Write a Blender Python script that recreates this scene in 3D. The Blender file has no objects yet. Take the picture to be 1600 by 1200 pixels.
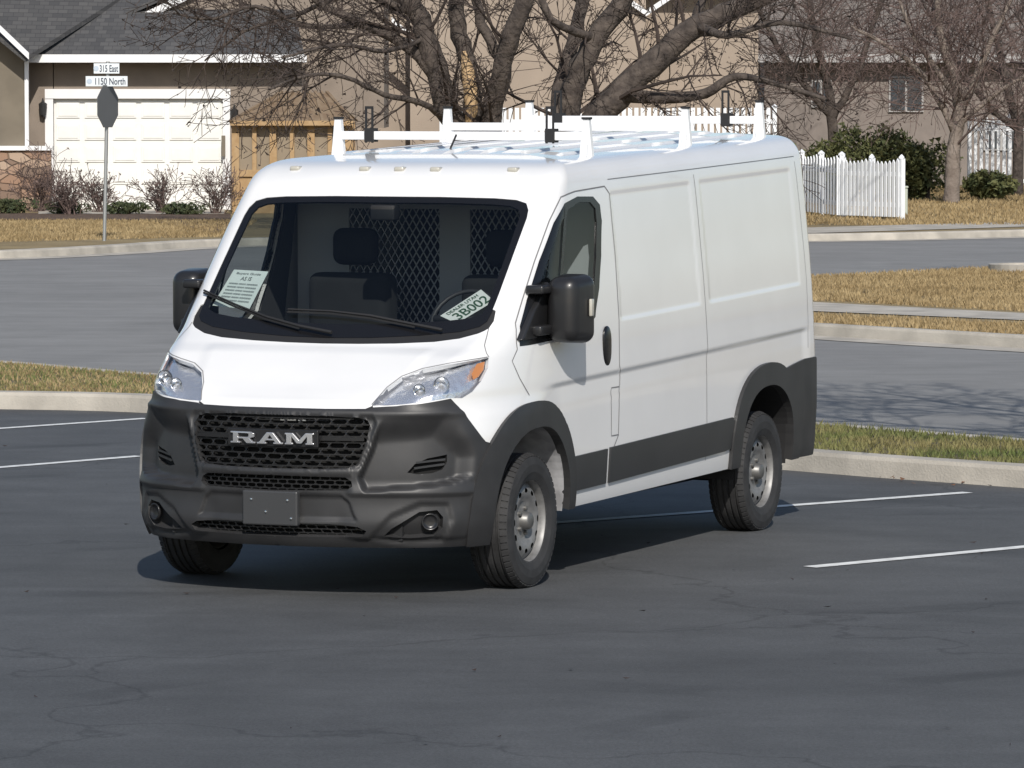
import bpy, bmesh, math, random, bisect
from mathutils import Vector, Matrix
from mathutils.bvhtree import BVHTree
from mathutils.kdtree import KDTree
from mathutils.geometry import delaunay_2d_cdt
R = math.radians
PI = math.pi
COL = bpy.context.scene.collection
# ------------------------------------------------------------------ camera
F = 7337.0; CH = 2.5; HY = 153.0
pitch = math.atan((600-HY)/F)
cam = bpy.data.cameras.new('camera'); camo = bpy.data.objects.new('camera', cam); COL.objects.link(camo)
camo.location = (0, 0, CH); camo.rotation_euler = (PI/2-pitch, 0, 0)
cam.sensor_width = 36; cam.lens = F/1600*36; cam.clip_start = .5; cam.clip_end = 2000
bpy.context.scene.camera = camo
def ray(px, py):
    X = (px-800)/F; Y = (600-py)/F
    return Vector((X, math.cos(pitch)+Y*math.sin(pitch), -math.sin(pitch)+Y*math.cos(pitch)))
def G(px, py, z=0):
    d = ray(px, py); t = (z-CH)/d.z
    return Vector((d.x*t, d.y*t, z))
def at(px, py, Y):
    d = ray(px, py); t = Y/d.y
    return Vector((d.x*t, Y, CH+d.z*t))
def proj(p):
    q = Vector(p)-Vector((0, 0, CH)); f = q.y*math.cos(pitch)-q.z*math.sin(pitch); u = q.y*math.sin(pitch)+q.z*math.cos(pitch)
    return 800+F*q.x/f, 600-F*u/f
# ------------------------------------------------------------------ materials
def nodes(name):
    m = bpy.data.materials.new(name); m.use_nodes = True
    nt = m.node_tree; b = nt.nodes['Principled BSDF']
    return m, nt, b
def pm(name, col, rough=.5, metal=0, coat=0, var=0, scale=4, bump=0, bscale=60, col2=None, spec=.5, detail=6, dist=.01):
    m, nt, b = nodes(name)
    b.inputs['Roughness'].default_value = rough; b.inputs['Metallic'].default_value = metal
    b.inputs['Coat Weight'].default_value = coat; b.inputs['Coat Roughness'].default_value = .04
    b.inputs['Specular IOR Level'].default_value = spec
    tc = nt.nodes.new('ShaderNodeTexCoord')
    n = nt.nodes.new('ShaderNodeTexNoise'); n.inputs['Scale'].default_value = scale; n.inputs['Detail'].default_value = detail
    nt.links.new(tc.outputs['Object'], n.inputs['Vector'])
    r = nt.nodes.new('ShaderNodeValToRGB')
    if col2 is None:
        v = max(var, .02); lo = tuple(x*(1-v) for x in col); hi = tuple(min(1, x*(1+v)) for x in col)
    else: lo, hi = col, col2
    r.color_ramp.elements[0].position = .35; r.color_ramp.elements[1].position = .65
    r.color_ramp.elements[0].color = (*lo, 1); r.color_ramp.elements[1].color = (*hi, 1)
    nt.links.new(n.outputs['Fac'], r.inputs['Fac']); nt.links.new(r.outputs['Color'], b.inputs['Base Color'])
    if bump:
        n2 = nt.nodes.new('ShaderNodeTexNoise'); n2.inputs['Scale'].default_value = bscale; n2.inputs['Detail'].default_value = 5
        nt.links.new(tc.outputs['Object'], n2.inputs['Vector'])
        bp = nt.nodes.new('ShaderNodeBump'); bp.inputs['Strength'].default_value = bump; bp.inputs['Distance'].default_value = dist
        nt.links.new(n2.outputs['Fac'], bp.inputs['Height']); nt.links.new(bp.outputs['Normal'], b.inputs['Normal'])
    return m
def glassm(name, tint, base=.04, rough=.02, top=.8):
    m = bpy.data.materials.new(name); m.use_nodes = True; nt = m.node_tree
    for n in list(nt.nodes): nt.nodes.remove(n)
    o = nt.nodes.new('ShaderNodeOutputMaterial'); mx = nt.nodes.new('ShaderNodeMixShader')
    t = nt.nodes.new('ShaderNodeBsdfTransparent'); t.inputs['Color'].default_value = (*tint, 1)
    g = nt.nodes.new('ShaderNodeBsdfGlossy'); g.inputs['Roughness'].default_value = rough
    f = nt.nodes.new('ShaderNodeLayerWeight'); f.inputs['Blend'].default_value = .5
    pw = nt.nodes.new('ShaderNodeMath'); pw.operation = 'POWER'; pw.inputs[1].default_value = 5
    a = nt.nodes.new('ShaderNodeMath'); a.operation = 'MULTIPLY_ADD'; a.inputs[1].default_value = top; a.inputs[2].default_value = base; a.use_clamp = True
    nt.links.new(f.outputs['Facing'], pw.inputs[0]); nt.links.new(pw.outputs[0], a.inputs[0]); nt.links.new(a.outputs[0], mx.inputs[0])
    nt.links.new(t.outputs[0], mx.inputs[1]); nt.links.new(g.outputs[0], mx.inputs[2]); nt.links.new(mx.outputs[0], o.inputs[0])
    return m
def asphalt(name, base, big, grain, rough, stain=None):
    m, nt, b = nodes(name); L = nt.links
    tc = nt.nodes.new('ShaderNodeTexCoord')
    def noise(sc, det=8, dist=0, vec=None):
        n = nt.nodes.new('ShaderNodeTexNoise'); n.inputs['Scale'].default_value = sc; n.inputs['Detail'].default_value = det
        n.inputs['Distortion'].default_value = dist; L.new(vec or tc.outputs['Object'], n.inputs['Vector']); return n
    mp = nt.nodes.new('ShaderNodeMapping'); mp.inputs['Rotation'].default_value = (0, 0, R(-38)); mp.inputs['Scale'].default_value = (.35, 2.2, 1); L.new(tc.outputs['Object'], mp.inputs[0])
    n1 = noise(.45, 8, 1.2); n2 = noise(90, 3); n3 = noise(3.0, 8, .5); n5 = noise(1.1, 8, .6, mp.outputs[0])
    def mr(n, lo, hi, a=.3, c=.7):
        k = nt.nodes.new('ShaderNodeMapRange'); k.inputs[1].default_value = a; k.inputs[2].default_value = c
        k.inputs[3].default_value = lo; k.inputs[4].default_value = hi; L.new(n.outputs['Fac'], k.inputs[0]); return k
    def mul(a, c):
        k = nt.nodes.new('ShaderNodeMath'); k.operation = 'MULTIPLY'; L.new(a.outputs[0], k.inputs[0]); L.new(c.outputs[0], k.inputs[1]); return k
    f = mul(mul(mr(n1, 1-big, 1+big), mr(n2, 1-grain, 1+grain)), mul(mr(n3, 1-big*.6, 1+big*.6), mr(n5, 1-big*.7, 1+big*.7)))
    if stain:
        for (sc, loc, ds) in ((.10, (3, -11, 0), 1.5), (.13, (-6, -14, 0), 2.5)):
            m2 = nt.nodes.new('ShaderNodeMapping'); m2.inputs['Location'].default_value = loc; L.new(tc.outputs['Object'], m2.inputs[0])
            w = nt.nodes.new('ShaderNodeTexWave'); w.wave_type = 'RINGS'; w.rings_direction = 'Z'; w.inputs['Scale'].default_value = sc; w.inputs['Distortion'].default_value = ds
            w.inputs['Detail'].default_value = 4; w.inputs['Detail Scale'].default_value = .5; L.new(m2.outputs[0], w.inputs['Vector'])
            k = nt.nodes.new('ShaderNodeMapRange'); k.inputs[1].default_value = 0; k.inputs[2].default_value = .035
            k.inputs[3].default_value = 1-stain; k.inputs[4].default_value = 1; L.new(w.outputs['Fac'], k.inputs[0])
            mx = nt.nodes.new('ShaderNodeMath'); mx.operation = 'MAXIMUM'; L.new(k.outputs[0], mx.inputs[0]); L.new(mr(noise(.6, 6, .3), .7, 1.15, .35, .6).outputs[0], mx.inputs[1])
            mn = nt.nodes.new('ShaderNodeMath'); mn.operation = 'MINIMUM'; mn.inputs[1].default_value = 1; L.new(mx.outputs[0], mn.inputs[0]); f = mul(f, mn)
        v = nt.nodes.new('ShaderNodeTexVoronoi'); v.feature = 'DISTANCE_TO_EDGE'; v.inputs['Scale'].default_value = .22
        dn = noise(1.3, 6); vm2 = nt.nodes.new('ShaderNodeVectorMath'); vm2.operation = 'ADD'; L.new(tc.outputs['Object'], vm2.inputs[0]); L.new(dn.outputs['Color'], vm2.inputs[1]); L.new(vm2.outputs[0], v.inputs['Vector'])
        k = nt.nodes.new('ShaderNodeMapRange'); k.inputs[1].default_value = 0; k.inputs[2].default_value = .005; k.inputs[3].default_value = .65; k.inputs[4].default_value = 1; L.new(v.outputs['Distance'], k.inputs[0]); f = mul(f, k)
        sp = noise(26, 2); k = nt.nodes.new('ShaderNodeMapRange'); k.inputs[1].default_value = .72; k.inputs[2].default_value = .80; k.inputs[3].default_value = 1; k.inputs[4].default_value = 1.7; L.new(sp.outputs['Fac'], k.inputs[0]); f = mul(f, k)
    vm = nt.nodes.new('ShaderNodeVectorMath'); vm.operation = 'SCALE'; vm.inputs[0].default_value = base
    L.new(f.outputs[0], vm.inputs['Scale']); L.new(vm.outputs[0], b.inputs['Base Color'])
    b.inputs['Roughness'].default_value = rough
    n4 = noise(160, 3); bp = nt.nodes.new('ShaderNodeBump'); bp.inputs['Strength'].default_value = .5; bp.inputs['Distance'].default_value = .004
    L.new(n4.outputs['Fac'], bp.inputs['Height']); L.new(bp.outputs['Normal'], b.inputs['Normal'])
    return m
def brickm(name, c1, c2, mortar, sc, w=.5, h=.25):
    m, nt, b = nodes(name); L = nt.links
    tc = nt.nodes.new('ShaderNodeTexCoord'); mp = nt.nodes.new('ShaderNodeMapping'); mp.inputs['Rotation'].default_value = (R(90), 0, 0)
    L.new(tc.outputs['Object'], mp.inputs[0])
    k = nt.nodes.new('ShaderNodeTexBrick'); k.inputs['Scale'].default_value = sc; k.inputs['Color1'].default_value = (*c1, 1); k.inputs['Color2'].default_value = (*c2, 1)
    k.inputs['Mortar'].default_value = (*mortar, 1); k.inputs['Brick Width'].default_value = w; k.inputs['Row Height'].default_value = h; k.inputs['Mortar Size'].default_value = .015
    L.new(mp.outputs[0], k.inputs['Vector']); L.new(k.outputs['Color'], b.inputs['Base Color']); b.inputs['Roughness'].default_value = .9
    return m
def stonem(name):
    m, nt, b = nodes(name); L = nt.links
    tc = nt.nodes.new('ShaderNodeTexCoord'); mp = nt.nodes.new('ShaderNodeMapping'); mp.inputs['Scale'].default_value = (2.6, 2.6, 5.5); L.new(tc.outputs['Object'], mp.inputs[0])
    v = nt.nodes.new('ShaderNodeTexVoronoi'); v.inputs['Scale'].default_value = 1; L.new(mp.outputs[0], v.inputs['Vector'])
    e = nt.nodes.new('ShaderNodeTexVoronoi'); e.feature = 'DISTANCE_TO_EDGE'; e.inputs['Scale'].default_value = 1; L.new(mp.outputs[0], e.inputs['Vector'])
    sp = nt.nodes.new('ShaderNodeSeparateColor'); L.new(v.outputs['Color'], sp.inputs[0])
    r = nt.nodes.new('ShaderNodeValToRGB'); r.color_ramp.elements[0].color = (.18, .13, .10, 1); r.color_ramp.elements[1].color = (.42, .32, .24, 1); x = r.color_ramp.elements.new(.5); x.color = (.30, .19, .13, 1)
    L.new(sp.outputs[0], r.inputs[0]); k = nt.nodes.new('ShaderNodeMapRange'); k.inputs[2].default_value = .07; k.inputs[3].default_value = .55; L.new(e.outputs['Distance'], k.inputs[0])
    vm = nt.nodes.new('ShaderNodeVectorMath'); vm.operation = 'SCALE'; L.new(r.outputs[0], vm.inputs[0]); L.new(k.outputs[0], vm.inputs['Scale']); L.new(vm.outputs[0], b.inputs['Base Color']); b.inputs['Roughness'].default_value = .95
    bp = nt.nodes.new('ShaderNodeBump'); bp.inputs['Distance'].default_value = .05; L.new(k.outputs[0], bp.inputs['Height']); L.new(bp.outputs['Normal'], b.inputs['Normal'])
    return m
M = {}
M['paint'] = pm('van_white_paint', (.74, .74, .735), .22, coat=.9, var=.012, scale=2)
M['plastic'] = pm('van_black_plastic', (.028, .028, .029), .48, var=.14, scale=6, bump=.25, bscale=500, dist=.001)
M['plastic2'] = pm('moulding_plastic', (.026, .027, .029), .42, var=.1)
M['bracket'] = pm('plate_bracket', (.045, .046, .048), .4)
M['mirror'] = pm('mirror_shell', (.016, .016, .017), .36, coat=.1)
M['grille'] = pm('grille_plastic', (.016, .016, .017), .28)
M['black'] = pm('gloss_black', (.008, .008, .009), .25)
M['matt'] = pm('matt_black', (.012, .012, .013), .7)
M['void'] = pm('dark_recess', (.004, .004, .004), .9)
M['seam'] = pm('panel_gap', (.17, .17, .175), .8)
M['chrome'] = pm('chrome', (.75, .76, .78), .12, metal=1)
M['bezel'] = pm('lamp_bezel', (.28, .28, .29), .3, metal=.6)
M['badge'] = pm('badge_silver', (.58, .58, .59), .26, metal=.75)
M['steel'] = pm('wheel_steel', (.24, .238, .235), .5, metal=.45, var=.18, scale=20)
M['hub'] = pm('hub_metal', (.04, .039, .037), .7, var=.3, scale=20)
M['cap'] = pm('hub_cap_metal', (.18, .178, .172), .45, metal=.6)
M['rubber'] = pm('tyre_rubber', (.027, .027, .028), .75, var=.25, scale=12, bump=.3, bscale=120, dist=.003)
M['glass'] = glassm('windshield_glass', (.68, .71, .71), .05)
M['sglass'] = glassm('side_glass', (.64, .68, .68), .04, top=.5)
M['lens'] = glassm('lamp_lens', (.95, .96, .97), .08)
M['amber'] = pm('amber_reflector', (.60, .23, .06), .3, coat=1)
M['clearlamp'] = pm('marker_lamp', (.46, .44, .38), .3, coat=1)
M['reflector'] = pm('lamp_reflector', (.9, .9, .92), .22, metal=.8, bump=.5, bscale=22, dist=.02)
M['cloth'] = pm('seat_cloth', (.018, .019, .020), .9, var=.2)
M['wheelgrip'] = pm('steering_grip', (.04, .04, .042), .5)
M['dash'] = pm('dash_plastic', (.022, .022, .024), .75)
M['partition'] = pm('partition_steel', (.46, .47, .48), .5)
M['trimpanel'] = pm('door_lining', (.06, .06, .063), .8)
M['liner'] = pm('well_liner', (.30, .30, .31), .8, var=.3, scale=9)
M['rack'] = pm('rack_white_paint', (.76, .77, .78), .35, coat=.3)
M['paper'] = pm('paper', (.72, .80, .76), .8)
M['plate'] = pm('plate_white', (.75, .78, .74), .5)
M['ink'] = pm('ink_green', (.03, .09, .05), .7)
M['inkg'] = pm('ink_grey', (.2, .22, .22), .7)
# ------------------------------------------------------------------ mesh helpers
def link(o, parent=None):
    COL.objects.link(o)
    if parent: o.parent = parent
    return o
class MB:
    def __init__(s): s.v = []; s.f = []
    def box(s, x0, x1, y0, y1, z0, z1, mtx=None):
        i = len(s.v); pts = [Vector((x, y, z)) for z in (z0, z1) for y in (y0, y1) for x in (x0, x1)]
        if mtx: pts = [mtx @ p for p in pts]
        s.v += pts
        for f in ((0, 2, 3, 1), (4, 5, 7, 6), (0, 1, 5, 4), (2, 6, 7, 3), (0, 4, 6, 2), (1, 3, 7, 5)): s.f.append(tuple(i+k for k in f))
        return s
    def poly(s, pts): i = len(s.v); s.v += [Vector(p) for p in pts]; s.f.append(tuple(range(i, i+len(pts)))); return s
    def prism(s, pts, vec):
        vec = Vector(vec); i = len(s.v); n = len(pts); s.v += [Vector(p) for p in pts]+[Vector(p)+vec for p in pts]
        s.f.append(tuple(range(i+n-1, i-1, -1))); s.f.append(tuple(range(i+n, i+2*n)))
        for k in range(n): s.f.append((i+k, i+(k+1) % n, i+n+(k+1) % n, i+n+k))
        return s
    def tube(s, pts, rad, n=6, cap=True):
        pts = [Vector(p) for p in pts]; k = len(pts)
        if not hasattr(rad, '__len__'): rad = [rad]*k
        base = len(s.v); ref = None
        for i in range(k):
            d = (pts[min(i+1, k-1)]-pts[max(i-1, 0)])
            if d.length < 1e-9: d = Vector((0, 0, 1))
            d.normalize()
            if ref is None: ref = Vector((0, 0, 1)) if abs(d.z) < .9 else Vector((1, 0, 0))
            a = d.cross(ref)
            if a.length < 1e-4: a = d.orthogonal()
            a.normalize(); b = d.cross(a)
            for j in range(n):
                t = 2*PI*(j+.5)/n; s.v.append(pts[i]+(a*math.cos(t)+b*math.sin(t))*rad[i])
        for i in range(k-1):
            for j in range(n):
                p = base+i*n+j; q = base+i*n+(j+1) % n; s.f.append((p, p+n, q+n, q))
        if cap: s.f.append(tuple(base+j for j in range(n))); s.f.append(tuple(base+(k-1)*n+j for j in range(n-1, -1, -1)))
        return s
    def lathe(s, prof, n=32, axis='x', c=(0, 0, 0)):
        base = len(s.v); k = len(prof); c = Vector(c)
        for (h, r) in prof:
            for j in range(n):
                t = 2*PI*j/n; a, b = r*math.cos(t), r*math.sin(t)
                s.v.append(c+(Vector((h, a, b)) if axis == 'x' else Vector((a, h, b)) if axis == 'y' else Vector((a, b, h))))
        for i in range(k-1):
            for j in range(n):
                p = base+i*n+j; q = base+i*n+(j+1) % n; s.f.append((p, q, q+n, p+n))
        return s
    def build(s, name, mat, parent=None, smooth=False, bevel=0, seg=2, fix=True):
        me = bpy.data.meshes.new(name); me.from_pydata([tuple(p) for p in s.v], [], s.f)
        if fix and len(s.f) < 30000:
            bm = bmesh.new(); bm.from_mesh(me); bmesh.ops.recalc_face_normals(bm, faces=bm.faces); bm.to_mesh(me); bm.free()
        me.materials.append(mat)
        if smooth: me.polygons.foreach_set('use_smooth', [True]*len(me.polygons))
        o = bpy.data.objects.new(name, me); link(o, parent)
        if bevel:
            b = o.modifiers.new('bevel', 'BEVEL'); b.width = bevel; b.segments = seg; b.limit_method = 'ANGLE'; b.angle_limit = R(35)
        return o
def thing(name, label, cat, loc=(0, 0, 0), rz=0, group=None):
    o = bpy.data.objects.new(name, None); COL.objects.link(o); o.location = loc; o.rotation_euler = (0, 0, rz)
    o['label'] = label; o['category'] = cat
    if group: o['group'] = group
    o.empty_display_size = .2
    return o
def tag(o, label, cat, group=None, kind=None):
    o['label'] = label; o['category'] = cat
    if group: o['group'] = group
    if kind: o['kind'] = kind
    return o
def struct(o): o['kind'] = 'structure'; return o
def textmesh(body, bold=0):
    cu = bpy.data.curves.new('txt', 'FONT'); cu.body = body; cu.size = 1; cu.offset = bold
    ob = bpy.data.objects.new('txt', cu); COL.objects.link(ob)
    dg = bpy.context.evaluated_depsgraph_get(); me = bpy.data.meshes.new_from_object(ob.evaluated_get(dg))
    vs = [v.co.copy() for v in me.vertices]; fs = [tuple(p.vertices) for p in me.polygons]
    bpy.data.objects.remove(ob); bpy.data.curves.remove(cu); bpy.data.meshes.remove(me)
    x0 = min(v.x for v in vs); x1 = max(v.x for v in vs); y0 = min(v.y for v in vs); y1 = max(v.y for v in vs)
    return [((v.x-x0)/(x1-x0), (v.y-y0)/(y1-y0)) for v in vs], fs
def inpoly(x, y, pl):
    c = False; n = len(pl); j = n-1
    for i in range(n):
        xi, yi = pl[i][0], pl[i][1]; xj, yj = pl[j][0], pl[j][1]
        if (yi > y) != (yj > y) and x < (xj-xi)*(y-yi)/(yj-yi)+xi: c = not c
        j = i
    return c
# ------------------------------------------------------------------ the van
VA = R(23); VO = Vector((-.833+.012*.92, 24.25-.012*.39, 0))
van = thing('cargo_van', 'white cargo van with black bumper and white ladder rack parked on dark asphalt', 'van', VO, -VA)
MV = Matrix.Translation(VO) @ Matrix.Rotation(-VA, 4, 'Z'); MVI = MV.inverted()
def lray(px, py):
    return MVI @ Vector((0, 0, CH)), (MVI.to_3x3() @ ray(px, py)).normalized()
TB = [ # T, z, F0, xc, b, W, ys
(.20, .20, -.82, .58, .10, .95, -.14), (.30, .30, -.915, .60, .11, .99, -.14), (.40, .40, -.95, .60, .11, 1.015, -.14),
(.60, .60, -.955, .60, .115, 1.026, -.12), (.80, .80, -.93, .60, .11, 1.025, -.10), (.90, .90, -.90, .61, .10, 1.024, .02),
(.95, .95, -.865, .62, .08, 1.022, .16), (1.0, 1.0, -.78, .65, .03, 1.020, .30), (1.05, 1.05, -.69, .68, -.01, 1.018, .34),
(1.12, 1.12, -.575, .71, -.02, 1.014, .36), (1.19, 1.19, -.46, .74, -.02, 1.010, .36), (1.25, 1.25, -.36, .78, .02, 1.006, .33),
(1.33, 1.33, -.273, .815, .083, 1.0, .30), (1.45, 1.45, -.143, .825, .085, .99, .33), (1.6, 1.6, .02, .825, .08, .975, .40),
(1.8, 1.8, .237, .822, .075, .955, .52), (1.99, 1.99, .443, .815, .07, .932, .68), (2.06, 2.05, .50, .79, .07, .920, .72),
(2.12, 2.09, .56, .77, .07, .898, .75), (2.18, 2.12, .63, .74, .07, .868, .80), (2.24, 2.138, .71, .70, .07, .831, .84), (2.30, 2.148, .80, .66, .07, .787, .89)]
TT = 2.30; TMAX = 3.05; SM = 6.85
def pchip(xs, ys):
    n = len(xs); h = [xs[i+1]-xs[i] for i in range(n-1)]; d = [(ys[i+1]-ys[i])/h[i] for i in range(n-1)]
    m = [0]*n; m[0] = d[0]; m[-1] = d[-1]
    for i in range(1, n-1):
        if d[i-1]*d[i] > 0:
            w1 = 2*h[i]+h[i-1]; w2 = h[i]+2*h[i-1]; m[i] = (w1+w2)/(w1/d[i-1]+w2/d[i])
    def f(x):
        i = min(max(bisect.bisect_right(xs, x)-1, 0), n-2); t = (x-xs[i])/h[i]; t = min(max(t, 0), 1)
        return ((1+2*t)*(1-t)**2*ys[i]+t*(1-t)**2*h[i]*m[i]+t*t*(3-2*t)*ys[i+1]+t*t*(t-1)*h[i]*m[i+1])
    return f
cols = list(zip(*TB)); FN = [pchip(list(cols[0]), list(cols[k])) for k in range(1, 7)]
_lc = {}
def lev(T):
    k = round(T, 5)
    if k not in _lc: _lc[k] = tuple(f(T) for f in FN)
    return _lc[k]
def sm(a, b, x):
    t = min(max((x-a)/(b-a), 0), 1); return t*t*(3-2*t)
def srel(y, z):
    d = 0
    for (a, b) in ((1.22, 2.44), (2.55, 4.12)):
        d -= .0042*sm(a, a+.05, y)*(1-sm(b-.05, b, y))*sm(1.275, 1.30, z)*(1-sm(1.94, 1.975, z))
    d -= .011*(1-sm(.995, 1.030, z))*sm(.1, .4, y)*(1-sm(4.1, 4.25, y))
    return d
def P(s, T):
    q = 0; Tt = T
    if T > TT: q = min((T-TT)/(TMAX-TT), 1); Tt = TT
    z, F0, xc, b, W, ys = lev(Tt); bow = .012; W1 = W-bow
    if s <= .8: k = s/.8; x = xc*k; y = F0+b*k*k
    elif s <= 1.4:
        k = (s-.8)/.6; j = 1-k; hx = .6*(W1-xc); p0 = (xc, F0+b); p1 = (xc+hx, F0+b+hx*2*b/xc); p3 = (W1, ys); p2 = (W1, ys-.6*(ys-F0-b))
        x = j**3*p0[0]+3*j*j*k*p1[0]+3*j*k*k*p2[0]+k**3*p3[0]; y = j**3*p0[1]+3*j*j*k*p1[1]+3*j*k*k*p2[1]+k**3*p3[1]
        if Tt < 2.0: x += srel(y, z)
    elif s <= 5.9:
        k = (s-1.4)/4.5; y = ys+(4.30-ys)*k; x = W-bow*(2*k-1)**2
        if Tt < 2.0: x += srel(y, z)
    elif s <= 6.05: k = (s-5.9)/.15*PI/2; x = W1-.1+.1*math.cos(k); y = 4.30+.1*math.sin(k)
    else: k = (s-6.05)/.8; x = (W1-.1)*(1-k); y = 4.40
    if q > 0:
        yc = min(max(y, 1.5), 3.7); x *= (1-q); y += (yc-y)*q; z += .035*(1-(1-q)**2)
    if .95 < T < 1.26 and s < .9: z += .009*(1-sm(.62, .70, s))*sm(.955, .985, T)*(1-sm(1.2, 1.25, T))
    z += .03*max(0, y)*sm(.25, .5, z)
    return Vector((x, y, z))
def N(s, T):
    e = .004
    if T > 2.95: return Vector((0, 0, 1))
    a = P(min(s+e, SM), T)-P(max(s-e, 0), T); b = P(s, min(T+e, TMAX))-P(s, max(T-e, .2)); n = a.cross(b)
    if n.length < 1e-9: return Vector((0, 0, 1))
    return n.normalized()
TBOT = .27
SL = [i*.8/34 for i in range(35)]+[.8+i*.6/26 for i in range(1, 27)]
def addr(L, a, b, st):
    x = a
    while x < b-1e-6: L.append(x); x += st
addr(SL, 1.44, 5.9, .035); SL += [5.9+i*.15/6 for i in range(7)]; addr(SL, 6.12, SM, .12); SL.append(SM)
SL = sorted(set(round(x, 4) for x in SL))
TL = []; addr(TL, TBOT, TT, .02); addr(TL, TT, TMAX, .04); TL.append(TMAX)
for zz in (.995, 1.005, 1.015, 1.025, 1.035, 1.27, 1.28, 1.29, 1.3, 1.31, 1.93, 1.94, 1.95, 1.96, 1.975): TL.append(zz)
TL = sorted(set(round(x, 4) for x in TL))
def thin(L, d):
    o = [L[0]]
    for x in L[1:-1]:
        if x-o[-1] >= d: o.append(x)
    if L[-1]-o[-1] < d: o.pop()
    o.append(L[-1]); return o
SL = thin(SL, .0075); TL = thin(TL, .0075)
bs = [i*SM/340 for i in range(341)]; bt = [TBOT-.05+i*(TMAX-TBOT+.05)/150 for i in range(151)]
bv = [P(s, t) for t in bt for s in bs]; nbs = len(bs)
bf = [(j*nbs+i, j*nbs+i+1, (j+1)*nbs+i+1, (j+1)*nbs+i) for j in range(len(bt)-1) for i in range(nbs-1)]
BV = BVHTree.FromPolygons(bv, bf)
def cell(loc, idx):
    i = idx % (nbs-1); j = idx//(nbs-1); p = bv[j*nbs+i]; e1 = bv[j*nbs+i+1]-p; e2 = bv[(j+1)*nbs+i]-p; d = loc-p
    a11 = e1.dot(e1); a12 = e1.dot(e2); a22 = e2.dot(e2); b1 = d.dot(e1); b2 = d.dot(e2); det = a11*a22-a12*a12
    if abs(det) < 1e-14: a = b = 0
    else: a = (b1*a22-b2*a12)/det; b = (b2*a11-b1*a12)/det
    return (bs[i]+a*(bs[1]-bs[0]), bt[j]+b*(bt[1]-bt[0]))
def hp(px, py, sd=1):
    o, d = lray(px, py); o = Vector((o.x*sd, o.y, o.z)); d = Vector((d.x*sd, d.y, d.z))
    loc, n, idx, dist = BV.ray_cast(o, d)
    if loc is None: return None
    return cell(loc, idx)
def hpp(px, py):
    for sd in (1, -1):
        r = hp(px, py, sd)
        if r:
            p = P(*r); n = N(*r)
            if sd < 0: p.x *= -1; n.x *= -1
            return p, n
    return None
def hf(x, z):
    loc, n, idx, dist = BV.ray_cast(Vector((max(x, .002), -3, z)), Vector((0, 1, 0)))
    c = cell(loc, idx); return (0 if x == 0 else c[0], c[1])
def hs(y, z):
    loc, n, idx, dist = BV.ray_cast(Vector((3, y, z+.03*max(0, y)*sm(.25, .5, z))), Vector((-1, 0, 0)))
    return cell(loc, idx)
def H_(*L): return [hp(*p) for p in L]
def dens(L, st, closed=False):      # densify a polyline before it is projected on the skin
    o = []; n = len(L)
    for i in range(n if closed else n-1):
        a, b = L[i], L[(i+1) % n]; k = max(1, int(math.hypot(b[0]-a[0], b[1]-a[1])/st))
        for j in range(k): o.append((a[0]+(b[0]-a[0])*j/k, a[1]+(b[1]-a[1])*j/k))
    if not closed: o.append(L[-1])
    return o
def HD(L): return [hp(*p) for p in dens(L, 14)]
def SD(L): return [hs(*p) for p in dens(L, .05)]
AX = (.03, 3.48); WZ = .345
POLY = {}
def arch(yc, zc, rf, rr, rz, zb=TBOT-.03):
    pts = []
    for i in range(33):
        t = PI*i/32; c = math.cos(t); s_ = math.sin(t); e = 2/2.3; r = rf if c > 0 else rr
        pts.append((yc-math.copysign(abs(c)**e, c)*r, zc+abs(s_)**e*rz))
    L = [hs(*p) for p in pts]
    return [(L[0][0], zb)]+L+[(L[-1][0], zb)]
POLY['arch0'] = arch(AX[0], .36, .47, .44, .465); POLY['flare0'] = arch(AX[0], .36, .625, .525, .595)
POLY['arch1'] = arch(AX[1], .34, .45, .45, .40); POLY['flare1'] = arch(AX[1], .34, .60, .58, .53)
POLY['glass'] = [hf(*p) for p in ((0, 1.955), (.2, 1.956), (.4, 1.955), (.6, 1.95), (.70, 1.943), (.75, 1.925), (.772, 1.89), (.779, 1.7), (.784, 1.5), (.785, 1.43), (.775, 1.405), (.72, 1.385), (.6, 1.37), (.3, 1.352), (0, 1.347))]
POLY['frit'] = [hf(*p) for p in ((0, 1.985), (.3, 1.985), (.6, 1.98), (.72, 1.972), (.78, 1.955), (.805, 1.92), (.812, 1.88), (.816, 1.7), (.82, 1.5), (.82, 1.42), (.815, 1.37), (.79, 1.345), (.70, 1.32), (.5, 1.30), (.25, 1.285), (0, 1.28))]
COWL = [hf(*p) for p in ((0, 1.25), (.2, 1.252), (.4, 1.257), (.6, 1.268), (.72, 1.285), (.80, 1.31), (.84, 1.335))]
POLY['cowl'] = COWL+[hf(.85, 1.37), hf(.84, 1.42), hf(.7, 1.45), hf(0, 1.45)]
HL = [(581, 634), (590, 622), (605, 607), (628, 590), (660, 578), (700, 570), (735, 564), (764, 559), (762, 575), (752, 595), (738, 612), (722, 622), (700, 622), (670, 627), (630, 632)]
POLY['headlight'] = [hp(*p) for p in HL]
POLY['dglass'] = [hp(*p) for p in ((826, 528), (826, 505), (836, 468), (853, 413), (873, 357), (888, 327), (904, 316), (922, 316), (930, 326), (932, 347), (931, 400), (928, 448), (923, 487), (913, 505), (872, 520))]
POLY['dframe'] = [hp(*p) for p in ((812, 541), (812, 510), (823, 468), (842, 408), (865, 348), (882, 318), (902, 307), (926, 307), (937, 320), (940, 345), (939, 400), (936, 450), (930, 495), (917, 514), (870, 530))]
GP = [(0, .915), (.3, .915), (.43, .910), (.47, .90), (.485, .875), (.475, .80), (.45, .72), (.43, .68), (.39, .664), (.25, .658), (0, .656)]
SP = [(0, .622), (.38, .618), (.41, .60), (.415, .575), (.39, .554), (0, .546)]
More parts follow.
